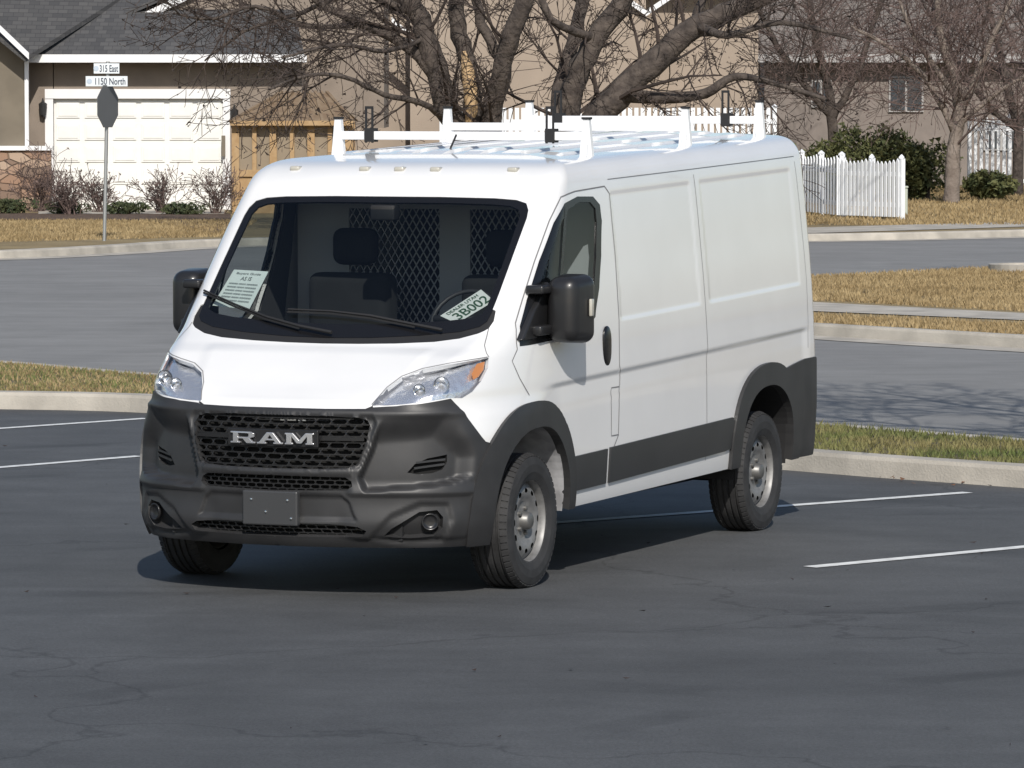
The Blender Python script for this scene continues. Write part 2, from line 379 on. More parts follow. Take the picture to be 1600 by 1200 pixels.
LPp = [(0, .385), (.3, .385), (.44, .378), (.48, .36), (.46, .335), (.35, .322), (0, .318)]
POLY['grille'] = [hf(*p) for p in GP]; POLY['slot'] = [hf(*p) for p in SP]; POLY['lip'] = [hf(*p) for p in LPp]
POLY['vent'] = [hp(*p) for p in ((637, 739), (650, 725), (672, 716), (706, 710), (706, 722), (698, 734), (680, 740), (655, 742))]
POLY['fog'] = [hp(*p) for p in ((600, 836), (625, 818), (655, 800), (683, 797), (692, 808), (690, 824), (677, 836), (640, 840))]
sb0 = hs(-.3, .45)
POLY['bumper'] = [hf(0, .945), hf(.25, .945), hf(.45, .95)]+[hp(*p) for p in ((583, 638), (620, 636), (660, 631), (703, 623), (715, 636), (730, 655), (745, 675), (757, 690))]+[hs(-.35, .75), sb0, (sb0[0], TBOT-.03), (0, TBOT-.03)]
POLY['mould1'] = [hp(*p) for p in dens([(872, 719), (947, 701), (944, 755), (872, 773)], 14, True)]
POLY['mould2'] = [hp(*p) for p in dens([(952, 699), (1143, 652), (1146, 658), (1141, 700), (1130, 705), (949, 754)], 14, True)]
POLY['rclad'] = [hs(3.70, .80), hs(3.95, .825), hs(4.15, .84), (5.9, .84), (6.05, .78), (6.2, .62), (SM, .60), (SM, TBOT-.03), hs(3.7, .45)[:1]+(TBOT-.03,)]
DOOR = HD([(808, 546), (805, 505), (816, 468), (835, 408), (858, 345), (876, 308), (898, 299), (944, 291), (952, 303), (961, 400), (967, 500), (968, 600), (966, 680), (958, 700), (953, 748)])
DLOW = SD([(1.00, .43), (.5, .43), (.3, .8), (-.02, .93), (-.10, 1.05), (-.15, 1.15)])
POLY['door'] = DOOR+DLOW
POLY['hood'] = [hf(0, .947), hf(.25, .947), hf(.45, .952)]+[hp(*p) for p in ((583, 634), (628, 588), (660, 576), (700, 567), (745, 554), (758, 535))]+list(reversed(COWL))
s0 = hs(.4, .5)[0]; s1 = hs(3.0, .5)[0]; s2 = hs(3.9, .5)[0]
POLY['void'] = [(s0-.15, .36), (s0, .365), (s1, .365), (s2, .345), (SM, .345), (SM, TBOT-.03), (s0-.15, TBOT-.03)]
ORDER = ['arch0', 'arch1', 'void', 'flare0', 'flare1', 'glass', 'frit', 'cowl', 'headlight', 'dglass', 'dframe', 'grille', 'slot', 'lip', 'vent', 'fog', 'bumper', 'mould1', 'mould2', 'rclad', 'hood', 'door']
V2 = []; E2 = []
for nme, pl in POLY.items():
    pts = []; st = .012 if nme in ('grille', 'slot', 'lip', 'vent', 'fog', 'bumper') else .022
    for i in range(len(pl)):
        a = Vector(pl[i]); b = Vector(pl[(i+1) % len(pl)]); n = max(1, int((b-a).length/st))
        for k in range(n): pts.append(a.lerp(b, k/n))
    i0 = len(V2); V2 += pts
    for k in range(len(pts)): E2.append((i0+k, i0+(k+1) % len(pts)))
kd = KDTree(len(V2))
for i, p in enumerate(V2): kd.insert((p.x, p.y, 0), i)
kd.balance()
for T in TL:
    for s in SL:
        edge = s in (SL[0], SL[-1]) or T in (TL[0], TL[-1])
        if s < 1.2 and T < .95 and not edge: continue
        if edge or kd.find((s, T, 0))[2] > .009: V2.append(Vector((s, T)))
T = TBOT+.011
while T < .95:
    s = .0
    while s < 1.2:
        if s > 0 and kd.find((s, T, 0))[2] > .005: V2.append(Vector((s, T)))
        s += .011
    T += .011
ov, oe, of, _, _, _ = delaunay_2d_cdt(V2, E2, [], 0, 1e-5)
BB = {k: (min(p[0] for p in v), max(p[0] for p in v), min(p[1] for p in v), max(p[1] for p in v)) for k, v in POLY.items()}
CLS = {k: [] for k in ORDER}; CLS['body'] = []
for f in of:
    cx = sum(ov[i].x for i in f)/len(f); cy = sum(ov[i].y for i in f)/len(f)
    if cy < TBOT or cx < 0 or cx > SM or cy > TMAX: continue
    for k in ORDER:
        b = BB[k]
        if b[0] <= cx <= b[1] and b[2] <= cy <= b[3] and inpoly(cx, cy, POLY[k]): break
    else: k = 'body'
    CLS[k].append(tuple(f))
PC = {}; NC = {}
def pv(i):
    if i not in PC:
        s = min(max(ov[i].x, 0), SM); T = min(max(ov[i].y, TBOT), TMAX); PC[i] = P(s, T); NC[i] = N(s, T)
    return PC[i], NC[i]
def edist(x, y, q):
    d = 9
    for a, b in zip(q, q[1:]):
        if a[0] < 1e-3 and b[0] < 1e-3: continue
        dx, dy = b[0]-a[0], b[1]-a[1]; t = min(max(((x-a[0])*dx+(y-a[1])*dy)/(dx*dx+dy*dy+1e-12), 0), 1); d = min(d, math.hypot(x-a[0]-dx*t, y-a[1]-dy*t))
    return d
CAV = dict(top=H_((598, 652), (650, 648), (703, 640), (735, 672)), right=H_((735, 672), (744, 712), (742, 742)), bot=H_((742, 742), (700, 757), (640, 764), (568, 770)), left=H_((568, 770), (558, 748), (578, 700), (598, 652)))
CAVP = CAV['top']+CAV['right'][1:]+CAV['bot'][1:]+CAV['left'][1:-1]
FOGP = H_((572, 842), (610, 804), (655, 784), (702, 784), (708, 812), (692, 848), (640, 852)); FOGC = FOGP+FOGP[:1]
PLB = [hf(0, .530), hf(.36, .530), hf(.40, .50), hf(.42, .44), hf(.44, .40), hf(0, .395)]
GC = POLY['grille']; SC = POLY['slot']
def bumpoff(s, T):
    o = .010
    if inpoly(s, T, CAVP):
        o -= .066*sm(0, .13, edist(s, T, CAV['top']))*sm(0, .014, edist(s, T, CAV['bot']))*sm(0, .025, edist(s, T, CAV['left']))*sm(0, .07, edist(s, T, CAV['right']))
    if inpoly(s, T, FOGP): o -= .014*sm(0, .018, edist(s, T, FOGC))
    if inpoly(s, T, PLB): o -= .016*sm(0, .012, edist(s, T, PLB))
    if T > .655:
        dg = edist(s, T, GC)
        if not inpoly(s, T, GC): o -= .014*(1-sm(.028, .038, dg))*(1-sm(.9, .93, T))*sm(.655, .675, T)
    elif s < .55: o += .008*sm(.62, .626, T)
    o += .010*math.exp(-((T-.93)/.016)**2)
    if T < .52: o += .016*sm(.30, .33, T)*(1-sm(.36, .50, T))*sm(.45, .6, s)*(1-sm(1.0, 1.2, s))
    o += .014*sm(.52, .535, T)*(1-sm(.535, .60, T))*sm(.50, .56, s)*(1-sm(1.1, 1.25, s))
    return o
def part(name, classes, mat, parent, off=0, skirt=.02, sides=(1, -1), custom=True):
    fs = [f for c in classes for f in CLS[c]]
    if not fs: print('EMPTY', classes); return None
    vid = {}; vv = []; nn = []
    for f in fs:
        for i in f:
            if i not in vid:
                p, n = pv(i); o = off(ov[i].x, ov[i].y) if callable(off) else off
                vid[i] = len(vv); vv.append(p+n*o); nn.append(n)
    ec = {}
    for f in fs:
        for a, b in zip(f, f[1:]+f[:1]): ec[(a, b)] = 1
    verts = []; faces = []; ln = []; smooth = []
    for sd in sides:
        base = len(verts)
        for p in vv: verts.append((p.x*sd, p.y, p.z))
        for f in fs:
            g = [base+vid[i] for i in f]; ns = [nn[vid[i]] for i in f]
            if sd < 0: g = g[::-1]; ns = ns[::-1]
            faces.append(tuple(g)); smooth.append(True); ln += [(n.x*sd, n.y, n.z) for n in ns]
        if skirt:
            for (a, b) in ec:
                if (b, a) in ec: continue
                if ov[a].x < 1e-4 and ov[b].x < 1e-4: continue
                if ov[a].y > TMAX-1e-4 or ov[a].x > SM-1e-4 and ov[b].x > SM-1e-4: continue
                pa, pb = vv[vid[a]], vv[vid[b]]; na, nb = nn[vid[a]], nn[vid[b]]
                q = [pa, pb, pb-nb*skirt, pa-na*skirt]; k = len(verts)
                for p in q: verts.append((p.x*sd, p.y, p.z))
                fc = (k+1, k, k+3, k+2)
                if sd < 0: fc = fc[::-1]
                faces.append(fc); smooth.append(False); ln += [(0, 0, 0)]*4
    me = bpy.data.meshes.new(name); me.from_pydata(verts, [], faces); me.materials.append(mat)
    me.polygons.foreach_set('use_smooth', smooth)
    if custom and not callable(off): me.normals_split_custom_set(ln)
    elif callable(off):
        bm = bmesh.new(); bm.from_mesh(me); bmesh.ops.remove_doubles(bm, verts=[v for v in bm.verts if abs(v.co.x) < 1e-4], dist=1e-4); bm.to_mesh(me); bm.free()
    o = bpy.data.objects.new(name, me); link(o, parent); return o
body = part('body', ['body'], M['paint'], van)
hood = part('hood', ['hood'], M['paint'], van)
windshield = part('windshield', ['glass'], M['glass'], van, -.003, 0)
part('glass_border', ['frit'], M['black'], windshield, -.003, .01)
part('cowl_panel', ['cowl'], M['matt'], van, -.006, .02)
bumper = part('front_bumper', ['bumper'], M['plastic'], van, bumpoff, .05)
part('grille_backing', ['grille', 'slot', 'lip'], M['void'], bumper, -.055, 0)
part('rear_bumper', ['rclad'], M['plastic'], van, .012, .03)
doors = {}
for sd in (1, -1):
    doors[sd] = part('door', ['door'], M['paint'], van, 0, .02, (sd,))
    part('door_lining', ['door'], M['trimpanel'], doors[sd], -.03, 0, (sd,))
    part('door_window', ['dglass'], M['sglass'], doors[sd], -.004, 0, (sd,))
    part('window_seal', ['dframe'], M['black'], doors[sd], .002, .012, (sd,))
    part('side_moulding', ['mould1'], M['plastic2'], van, .012, .02, (sd,))
    part('side_moulding', ['mould2'], M['plastic2'], van, .012, .02, (sd,))
    for k in (0, 1):
        part('wheel_arch_trim', ['flare%d' % k], M['plastic'], van, .022, .05, (sd,))
    h = part('headlight', ['headlight'], M['reflector'], van, -.035, .0, (sd,))
    part('headlight_lens', ['headlight'], M['lens'], h, .004, 0, (sd,))
    mb = MB(); L = [P(*q) for q in POLY['headlight']]; LN = [N(*q) for q in POLY['headlight']]
    for i in range(len(L)):
        j = (i+1) % len(L); q = [L[i], L[j], L[j]-LN[j]*.04, L[i]-LN[i]*.04]; mb.poly([(p.x*sd, p.y, p.z) for p in q])
    mb.build('bezel', M['bezel'], h)
    for (px, py, r) in ((693, 597, .042), (655, 604, .032)):
        mb = MB(); st = hp(px, py); p = P(*st)-N(*st)*.024
        mb.lathe([(-.014, r*1.05), (-.014, r*.92), (.0, r*.85), (.015, r*.65), (.022, r*.35), (.024, .001)], 20, 'y', (p.x*sd, p.y, p.z))
        mb.build('lamp_bowl', M['chrome'], h, True)
    am = MB(); q = [hp(*p) for p in ((747, 567), (759, 564), (757, 577), (749, 588), (742, 592), (739, 583))]
    am.prism([((P(*a)-N(*a)*.012).x*sd, (P(*a)-N(*a)*.012).y, (P(*a)-N(*a)*.012).z) for a in q], (0, .01, 0)); am.build('turn_signal', M['amber'], h)
    part('bumper_vent', ['vent'], M['void'], bumper, -.085, .0, (sd,))
    part('fog_recess', ['fog'], M['matt'], bumper, -.03, .0, (sd,))
    st = hp(673, 816); p = P(*st)-N(*st)*.014
    mb = MB(); mb.lathe([(.0, .040), (-.014, .044), (-.018, .038), (-.006, .034), (-.004, .02), (-.003, .001)], 24, 'y', (0, 0, 0))
    fo = mb.build('fog_lamp', M['grille'], bumper, True); fo.location = (p.x*sd, p.y, p.z); fo.rotation_euler = (0, 0, R(28)*sd)
    for yy in (.35, .7):
        a = hp(645+10*yy, 741-yy*26); b = hp(700+4*yy, 733-yy*22)
        if a and b:
            mb = MB(); pa = P(*a)-N(*a)*.058; pb = P(*b)-N(*b)*.058; mb.tube([(pa.x*sd, pa.y, pa.z), (pb.x*sd, pb.y, pb.z)], .007, 4); mb.build('vent_slat', M['plastic2'], bumper)
def sfr(x, z, off):
    s_, T = hf(abs(x), z); p = P(s_, T)+N(s_, T)*off; return Vector((math.copysign(p.x, x) if x else 0, p.y, p.z))
def honey(name, half, cw, ch, rad, off):
    polyxz = half+[(-x, z) for x, z in reversed(half)]
    mb = MB(); z0 = min(p[1] for p in polyxz); z1 = max(p[1] for p in polyxz); x1 = max(p[0] for p in polyxz)
    seen = set(); rr = int((z1-z0)/(ch))+3
    for r_ in range(-1, rr):
        for c_ in range(-int(x1/cw)-2, int(x1/cw)+3):
            cx = c_*cw+(cw/2 if r_ % 2 else 0); cz = z0+r_*ch
            hx = [(cx-cw*.5, cz-ch*.12), (cx-cw*.36, cz-ch*.5), (cx+cw*.36, cz-ch*.5), (cx+cw*.5, cz-ch*.12), (cx+cw*.5, cz+ch*.12), (cx+cw*.36, cz+ch*.5), (cx-cw*.36, cz+ch*.5), (cx-cw*.5, cz+ch*.12)]
            for k in range(8):
                a, b = hx[k], hx[(k+1) % 8]; key = (round(a[0]+b[0], 3), round(a[1]+b[1], 3))
                if key in seen: continue
                seen.add(key)
                if inpoly((a[0]+b[0])/2, (a[1]+b[1])/2, polyxz):
                    A = sfr(a[0], a[1], off); B = sfr(b[0], b[1], off); mb.tube([A, B], rad, 4, False)
                    A2 = A+Vector((0, .02, 0)); B2 = B+Vector((0, .02, 0)); mb.poly([A, B, B2, A2])
    return mb.build(name, M['grille'], bumper)
honey('grille', GP, .082, .030, .0048, -.014)
honey('lower_grille', SP, .05, .022, .0035, -.014)
honey('lower_grille', LPp, .05, .022, .0035, -.015)
LET = [([(0, 0), (.40, 0), (.40, .15), (.30, .15), (.30, .38), (.5, .38), (.66, .0), (1, 0), (1, .15), (.9, .15), (.78, .42), (.95, .55), (.95, .87), (.8, 1), (0, 1), (0, .85), (.1, .85), (.1, .15), (0, .15)], [(.30, .54), (.68, .54), (.74, .6), (.74, .80), (.68, .85), (.30, .85)]),
       ([(0, 0), (.36, 0), (.36, .15), (.29, .15), (.34, .30), (.66, .30), (.71, .15), (.64, .15), (.64, 0), (1, 0), (1, .15), (.92, .15), (.62, 1), (.38, 1), (.08, .15), (0, .15)], [(.40, .45), (.60, .45), (.5, .76)]),
       ([(0, 0), (.28, 0), (.28, .15), (.23, .15), (.23, .68), (.42, .1), (.58, .1), (.77, .68), (.77, .15), (.72, .15), (.72, 0), (1, 0), (1, .15), (.95, .15), (.95, .85), (1, .85), (1, 1), (.72, 1), (.5, .40), (.28, 1), (0, 1), (0, .85), (.05, .85), (.05, .15), (0, .15)], None)]
for k, (outer, hole) in enumerate(LET):
    vs = [Vector(p) for p in outer]; es = [(i, (i+1) % len(outer)) for i in range(len(outer))]
    if hole: n0 = len(vs); vs += [Vector(p) for p in hole]; es += [(n0+i, n0+(i+1) % len(hole)) for i in range(len(hole))]
    rv, re, rf, _, _, _ = delaunay_2d_cdt(vs, es, [], 0, 1e-6)
    mb = MB(); x0 = -.228+k*.153; w_ = .142 if k < 2 else .152
    for p in rv:
        x = x0+w_*p.x; mb.v.append(Vector((x, -.972+.3*x*x, .778+.058*p.y)))
    for f in rf:
        c = sum((rv[i] for i in f), Vector((0, 0)))/len(f)
        if inpoly(c.x, c.y, outer) and not (hole and inpoly(c.x, c.y, hole)): mb.f.append(tuple(f))
    eo = mb.build('emblem_letter', M['badge'], bumper, fix=False); sl = eo.modifiers.new('thick', 'SOLIDIFY'); sl.thickness = .018; sl.offset = 0
    bv_ = eo.modifiers.new('bevel', 'BEVEL'); bv_.width = .0025; bv_.segments = 2; bv_.limit_method = 'ANGLE'
mb = MB(); mb.box(-.25, .25, -.952, -.936, .764, .850); mb.build('emblem_mount', M['grille'], bumper, bevel=.004)
for sd in (1, -1):
    mb = MB(); mb.tube([sfr(sd*x, .807, -.004) for x in (.24, .32, .40, .462)], .012, 4); mb.build('grille_bar', M['grille'], bumper)
mb = MB(); mb.box(-.152, .152, -.99, -.95, .372, .545); pb = mb.build('licence_plate_bracket', M['bracket'], bumper, bevel=.008)
for (x, z) in ((-.10, .50), (.10, .50), (-.02, .44), (.12, .41)):
    mb = MB(); mb.lathe([(-.997, .001), (-.996, .006), (-.988, .008)], 8, 'y', (x, 0, z)); mb.build('bolt', M['chrome'], pb)
def ribbon(name, sts, w, parent, mat, off=.0018, sd=1):
    mb = MB(); pts = []
    for i in range(len(sts)-1):
        a = Vector(sts[i]); b = Vector(sts[i+1]); n = max(1, int((b-a).length/.03))
        for k in range(n): pts.append(a.lerp(b, k/n))
    pts.append(Vector(sts[-1]))
    P3 = [(P(p.x, p.y)+N(p.x, p.y)*off, N(p.x, p.y)) for p in pts]
    for i, (p, n) in enumerate(P3):
        d = (P3[min(i+1, len(P3)-1)][0]-P3[max(i-1, 0)][0]).normalized(); c = n.cross(d)*w/2
        for q in (p+c, p-c): mb.v.append(Vector((q.x*sd, q.y, q.z)))
    for i in range(len(P3)-1): mb.f.append((2*i, 2*i+1, 2*i+3, 2*i+2))
    return mb.build(name, mat, parent)
for sd in (1, -1):
    ribbon('door_seam', DOOR, .007, doors[sd], M['seam'], sd=sd)
    ribbon('door_seam', SD([(-.02, .99), (-.10, 1.08), (-.15, 1.17)])+[DOOR[0]], .006, doors[sd], M['seam'], sd=sd)
    ribbon('window_divider', HD([(884, 325), (880, 380), (876, 440), (874, 518)]), .028, doors[sd], M['black'], off=.003, sd=sd)
    ribbon('panel_seam', SD([(2.495, 2.0), (2.495, .42)]), .005, van, M['seam'], sd=sd)
    ribbon('panel_seam', [(hs(1.15, 1.9)[0], 2.035), (hs(4.2, 1.9)[0], 2.035)], .0045, van, M['seam'], sd=sd)
    ribbon('panel_seam', SD([(4.20, 2.0), (4.22, 1.3), (4.2, .9)]), .004, van, M['seam'], sd=sd)
    ribbon('fuel_door_seam', HD([(967, 604), (955, 606), (955, 681), (966, 679)]), .006, van, M['seam'], sd=sd)
    ribbon('hood_seam', HD([(764, 558), (757, 540), (762, 520)])+[COWL[-1]], .005, hood, M['seam'], sd=sd)
    ribbon('hood_seam', HD([(581, 632), (605, 605), (628, 588), (660, 576), (700, 568), (762, 558)]), .005, hood, M['seam'], sd=sd)
    ribbon('hood_seam', [hf(0, .948), hf(.25, .948), hf(.45, .952), hp(583, 635)], .008, hood, M['matt'], sd=sd)
    st = hp(948, 541); p = P(*st); mb = MB()
    bm = bmesh.new(); bmesh.ops.create_uvsphere(bm, u_segments=20, v_segments=14, radius=1)
    mb.v = [Vector((v.co.x*.016, math.copysign(abs(v.co.y)**.8, v.co.y)*.056, math.copysign(abs(v.co.z)**.7, v.co.z)*.108)) for v in bm.verts]; mb.f = [tuple(v.index for v in f.verts) for f in bm.faces]; bm.free()
    ho = mb.build('door_handle', M['black'], doors[sd], True); ho.location = (p.x*sd, p.y, p.z)
    mb = MB(); mb.box(.975, 1.19, .19, .44, 1.235, 1.60)
    mo = mb.build('side_mirror', M['mirror'], van, True, .06, 6)
    for v in mo.data.vertices:
        if v.co.y < .3: v.co.x = 1.06+(v.co.x-1.06)*.76; v.co.z = 1.42+(v.co.z-1.42)*.90
        v.co.x *= sd
    if sd < 0: mo.data.flip_normals()
    mb = MB(); mb.box(.93, 1.03, .08, .24, 1.50, 1.545); mb.box(.93, 1.03, .06, .24, 1.29, 1.34); mb.prism([(.91, -.08, 1.27), (.91, .28, 1.27), (.91, .28, 1.56), (.91, .08, 1.42)], (.075, 0, 0))
    ao = mb.build('mirror_arm', M['mirror'], mo, True, .012, 3)
    mb = MB(); mb.box(1.180, 1.197, .33, .37, 1.38, 1.47); so = mb.build('turn_signal', M['clearlamp'], mo, True, .006, 2)
    for o in (ao, so):
        for v in o.data.vertices: v.co.x *= sd
        if sd < 0: o.data.flip_normals()
for pl in (((520, 524), (470, 514), (420, 500), (370, 480), (322, 458)), ((692, 521), (650, 512), (580, 498), (520, 491), (452, 488))):
    mb = MB(); pts = []
    for p in pl:
        a, n = hpp(*p); pts.append(a+n*.022)
    mb.tube(pts, [.010, .009, .008, .006, .006], 5)
    mb.tube([p+Vector((0, -.004, -.012)) for p in pts[1:]], .006, 4)
    mb.build('wiper', M['matt'], van)
for x in (-.63, -.205, 0, .205, .63):
    p = sfr(x, 2.118, 0); mb = MB(); mb.box(-.028, .028, -.012, .05, -.008, .02)
    o = mb.build('marker_lamp', M['clearlamp'], van, True, .01, 3); o.location = p
def roofz(x, y):
    loc, n, idx, dist = BV.ray_cast(Vector((max(abs(x), .004), y, 5)), Vector((0, 0, -1))); return loc.z
for c in (0, .2, -.2, .4, -.4, .6, -.6):
    mb = MB(); y0 = 1.0+abs(c)*.25; n = 24; sec = [(-.058, -.004), (-.042, .011), (.042, .011), (.058, -.004)]
    for i in range(n+1):
        y = y0+(4.15-y0)*i/n; k = 0 if i in (0, n) else 1
        for dx, dz in sec: mb.v.append(Vector((c+dx, y, roofz(c+dx, y)+(dz if k else -.004))))
    for i in range(n):
        for j in range(3): a = i*4+j; mb.f.append((a, a+1, a+5, a+4))
    mb.build('roof_rib', M['paint'], van)
mb = MB(); mb.prism([(-.012, 1.08, 2.165), (-.012, 1.30, 2.18), (-.004, 1.30, 2.22)], (.024, 0, 0)); mb.tube([(0, 1.2, 2.18), (0, 1.33, 2.30)], .006, 5)
mb.build('roof_antenna', M['matt'], van)
for (y, zb, zbar, zt, stops) in ((1.40, 2.15, 2.295, 2.385, True), (2.885, 2.19, 2.335, 2.44, False), (4.105, 2.22, 2.37, 2.475, True)):
    mb = MB(); mb.box(-.735, .735, y-.02, y+.02, zbar-.023, zbar+.023); rb = mb.build('roof_rack', M['rack'], van, bevel=.004)
    for sd in (1, -1):
        mb = MB(); x = .735*sd
        mb.prism([(x-.04, y-.018, zb), (x+.04, y-.018, zb), (x+.018, y-.018, zt), (x-.018, y-.018, zt)], (0, .036, 0))
        mb.prism([(x-.004*sd, y-.07, zb), (x-.004*sd, y+.07, zb), (x-.004*sd, y+.02, zbar+.03), (x-.004*sd, y-.02, zbar+.03)], (.022*sd, 0, 0))
        mb.box(x-.06, x+.06, y-.08, y+.08, zb-.02, zb+.006)
        mb.build('rack_post', M['rack'], rb, bevel=.002)
        mb = MB(); mb.box(x-.022, x+.022, y-.024, y+.024, zt, zt+.012); mb.build('post_cap', M['matt'], rb)
        if stops:
            mb = MB(); xs = .535*sd; mb.box(xs-.028, xs-.018, y-.03, y-.02, zbar-.04, zt+.06); mb.box(xs+.01, xs+.02, y-.03, y-.02, zbar-.04, zt+.06)
            mb.box(xs-.028, xs+.02, y-.031, y-.021, zt+.055, zt+.07); mb.box(xs-.03, xs+.022, y-.034, y+.034, zbar-.035, zbar+.04)
            mb.build('ladder_stop', M['matt'], rb)
def wheel(y, sd):
    mb = MB(); mb.lathe([(-.02, .001), (-.02, .20), (-.09, .20), (-.09, .21), (.03, .212)], 32); w = mb.build('wheel', M['hub'], van, True)
    w.location = (.885*sd, y, WZ); w.rotation_euler = (0, 0, 0 if sd > 0 else PI)
    Rr = .345; prof = [(-.10, .215), (-.112, .25), (-.114, .29), (-.106, .325), (-.09, .338)]
    for k, c in enumerate((-.055, -.018, .018, .055)): prof += [(c-.007, Rr), (c-.005, Rr-.010), (c+.005, Rr-.010), (c+.007, Rr)]
    prof += [(.09, .338), (.106, .325), (.114, .29), (.112, .25), (.10, .218), (.095, .208)]
    mb = MB(); mb.lathe(prof, 72)
    for i in range(60):
        a = 2*PI*i/60
        for sx in (-1, 1):
            m4 = Matrix.Rotation(a, 4, 'X') @ Matrix.Translation((sx*.088, 0, .3375)) @ Matrix.Rotation(sx*.45, 4, 'Y')
            mb.box(-.018, .018, -.013, .013, -.006, .004, m4)
    mb.build('tyre', M['rubber'], w, False)
    vv = []; ee = []; NH = 12; holes = []
    def ringp(fn, n):
        i0 = len(vv)
        for k in range(n): vv.append(Vector(fn(2*PI*k/n)))
        for k in range(n): ee.append((i0+k, i0+(k+1) % n))
    for rr_, nn_ in ((.202, 60), (.184, 60), (.122, 48), (.10, 40), (.078, 32)): ringp(lambda a: (rr_*math.cos(a), rr_*math.sin(a)), nn_)
    for h in range(NH):
        b = 2*PI*h/NH; cx, cy = .155*math.cos(b), .155*math.sin(b); holes.append((cx, cy, b))
        ringp(lambda a, cx=cx, cy=cy, b=b: (cx+.012*math.cos(a)*math.cos(b)-.018*math.sin(a)*math.sin(b), cy+.012*math.cos(a)*math.sin(b)+.018*math.sin(a)*math.cos(b)), 14)
    rv, re, rf, _, _, _ = delaunay_2d_cdt(vv, ee, [], 0, 1e-6)
    dp = pchip([0, .078, .10, .122, .155, .184, .202], [.055, .055, .052, .070, .074, .062, .045])
    mb = MB(); mb.v = [Vector((dp(p.length), p.x, p.y)) for p in rv]
    for f in rf:
        c = sum((rv[i] for i in f), Vector((0, 0)))/3
        if any(((c.x-hx)*math.cos(b)+(c.y-hy)*math.sin(b))**2/.012**2+(-(c.x-hx)*math.sin(b)+(c.y-hy)*math.cos(b))**2/.018**2 < 1 for hx, hy, b in holes): continue
        mb.f.append(tuple(f))
    mb.lathe([(.045, .201), (.07, .204), (.092, .208), (.098, .214), (.094, .220), (.08, .218)], 48)
    mb.build('rim', M['steel'], w, True)
    mb = MB(); mb.lathe([(.05, .05), (.095, .043), (.102, .034), (.102, .001)], 24); mb.build('hub_cap', M['cap'], w, True)
    for k in range(5):
        a = 2*PI*k/5; mb = MB(); mb.lathe([(.05, .012), (.070, .012), (.072, .001)], 8, 'x', (0, .066*math.cos(a), .066*math.sin(a))); mb.build('wheel_bolt', M['cap'], w)
for y in AX:
    for sd in (1, -1): wheel(y, sd)
for k, yc in enumerate(AX):
    for sd in (1, -1):
        mb = MB(); pts = [P(*q) for q in POLY['arch%d' % k][1:-1]]
        L = [Vector(((p.x-.015)*sd, p.y, p.z)) for p in pts]; L = [Vector((L[0].x, L[0].y, .33))]+L+[Vector((L[-1].x, L[-1].y, .36))]
        Q = [Vector((.66*sd, p.y, p.z)) for p in L]
        for i in range(len(L)-1): mb.poly([L[i], L[i+1], Q[i+1], Q[i]])
        mb.poly(Q); mb.build('wheel_well', M['liner'] if k == 0 else M['matt'], van)
mb = MB(); mb.box(-.64, .64, -.80, 4.3, .30, .46); mb.box(-.93, .93, .62, 2.85, .40, .5); mb.box(-.88, .88, 4.1, 4.35, .40, .5); mb.box(-.75, -.45, 1.2, 2.2, .22, .4); mb.tube([(-.8, 3.48, .33), (.8, 3.48, .33)], .05, 8)
mb.build('underbody', M['matt'], van)
mb = MB(); mb.box(-.96, .96, .56, 2.90, .40, .43); mb.build('sill_floor', M['liner'], van)
mb = MB(); mb.box(-.86, .86, -.12, .18, .95, 1.20); mb.box(-.72, .72, -.24, .05, 1.12, 1.225); mb.box(.24, .66, -.08, .22, 1.15, 1.28); mb.box(-.2, .18, .0, .25, .9, 1.22); mb.box(-.90, .90, .1, 1.24, .50, .56)
mb.build('dashboard', M['dash'], van, True, .03, 3)
mb = MB(); mb.box(-.76, .76, .57, 1.24, 1.985, 1.998); mb.build('headliner', M['trimpanel'], van)
for x in (.45, -.45):
    mb = MB(); mb.box(x-.24, x+.24, .45, .98, .80, .98); mb.box(x-.24, x+.24, .88, 1.06, .95, 1.56); mb.box(x-.13, x+.13, .95, 1.06, 1.60, 1.80); mb.build('seat', M['cloth'], van, True, .07, 5)
mb = MB(); mb.box(-.91, -.60, 1.24, 1.26, .55, 2.04); mb.box(-.06, .12, 1.24, 1.26, .55, 2.04); mb.box(.58, .91, 1.24, 1.26, .55, 2.04)
mb.box(-.60, -.06, 1.24, 1.26, .55, 1.28); mb.box(.12, .58, 1.24, 1.26, .55, 1.28); mb.box(-.6, -.06, 1.24, 1.26, 1.90, 2.04); mb.box(.12, .58, 1.24, 1.26, 1.90, 2.04)
pt = mb.build('partition', M['partition'], van)
for (a, b) in ((-.60, -.06), (.12, .58)):
    mb = MB(); c, d = 1.28, 1.90
    for k in range(-40, 50):
        for sg in (1, -1):
            xs0 = a+k*.042; dx = sg*(d-c)*.6; ta = (a-xs0)/dx; tb = (b-xs0)/dx; lo, hi = min(ta, tb), max(ta, tb); t0 = max(0, lo); t1 = min(1, hi)
            if t1-t0 > .02: mb.tube([(xs0+dx*t0, 1.25, c+(d-c)*t0), (xs0+dx*t1, 1.25, c+(d-c)*t1)], .004, 4, False)
    mb.build('mesh_screen', M['partition'], pt)
mb = MB(); mb.box(-.88, .88, 2.6, 2.62, .5, 2.1); mb.build('cargo_shade_sheet', M['void'], van)  # near-black sheet, its colour stands in for shade in the cargo space
mb = MB(); pts = []
for i in range(25):
    a = 2*PI*i/24; pts.append((.47+.18*math.cos(a), .36+.18*math.sin(a)*.6, 1.35+.18*math.sin(a)*.80))
mb.tube(pts, .012, 8, False); mb.tube([(.30, .36, 1.35), (.64, .36, 1.35)], .020, 6); mb.tube([(.47, .36, 1.35), (.47, .15, 1.14)], .035, 6)
mb.build('steering_wheel', M['wheelgrip'], van, True)
mb = MB(); mb.box(-.07, .07, .36, .44, 1.86, 1.94); mb.build('camera_pod', M['matt'], van, True, .01)
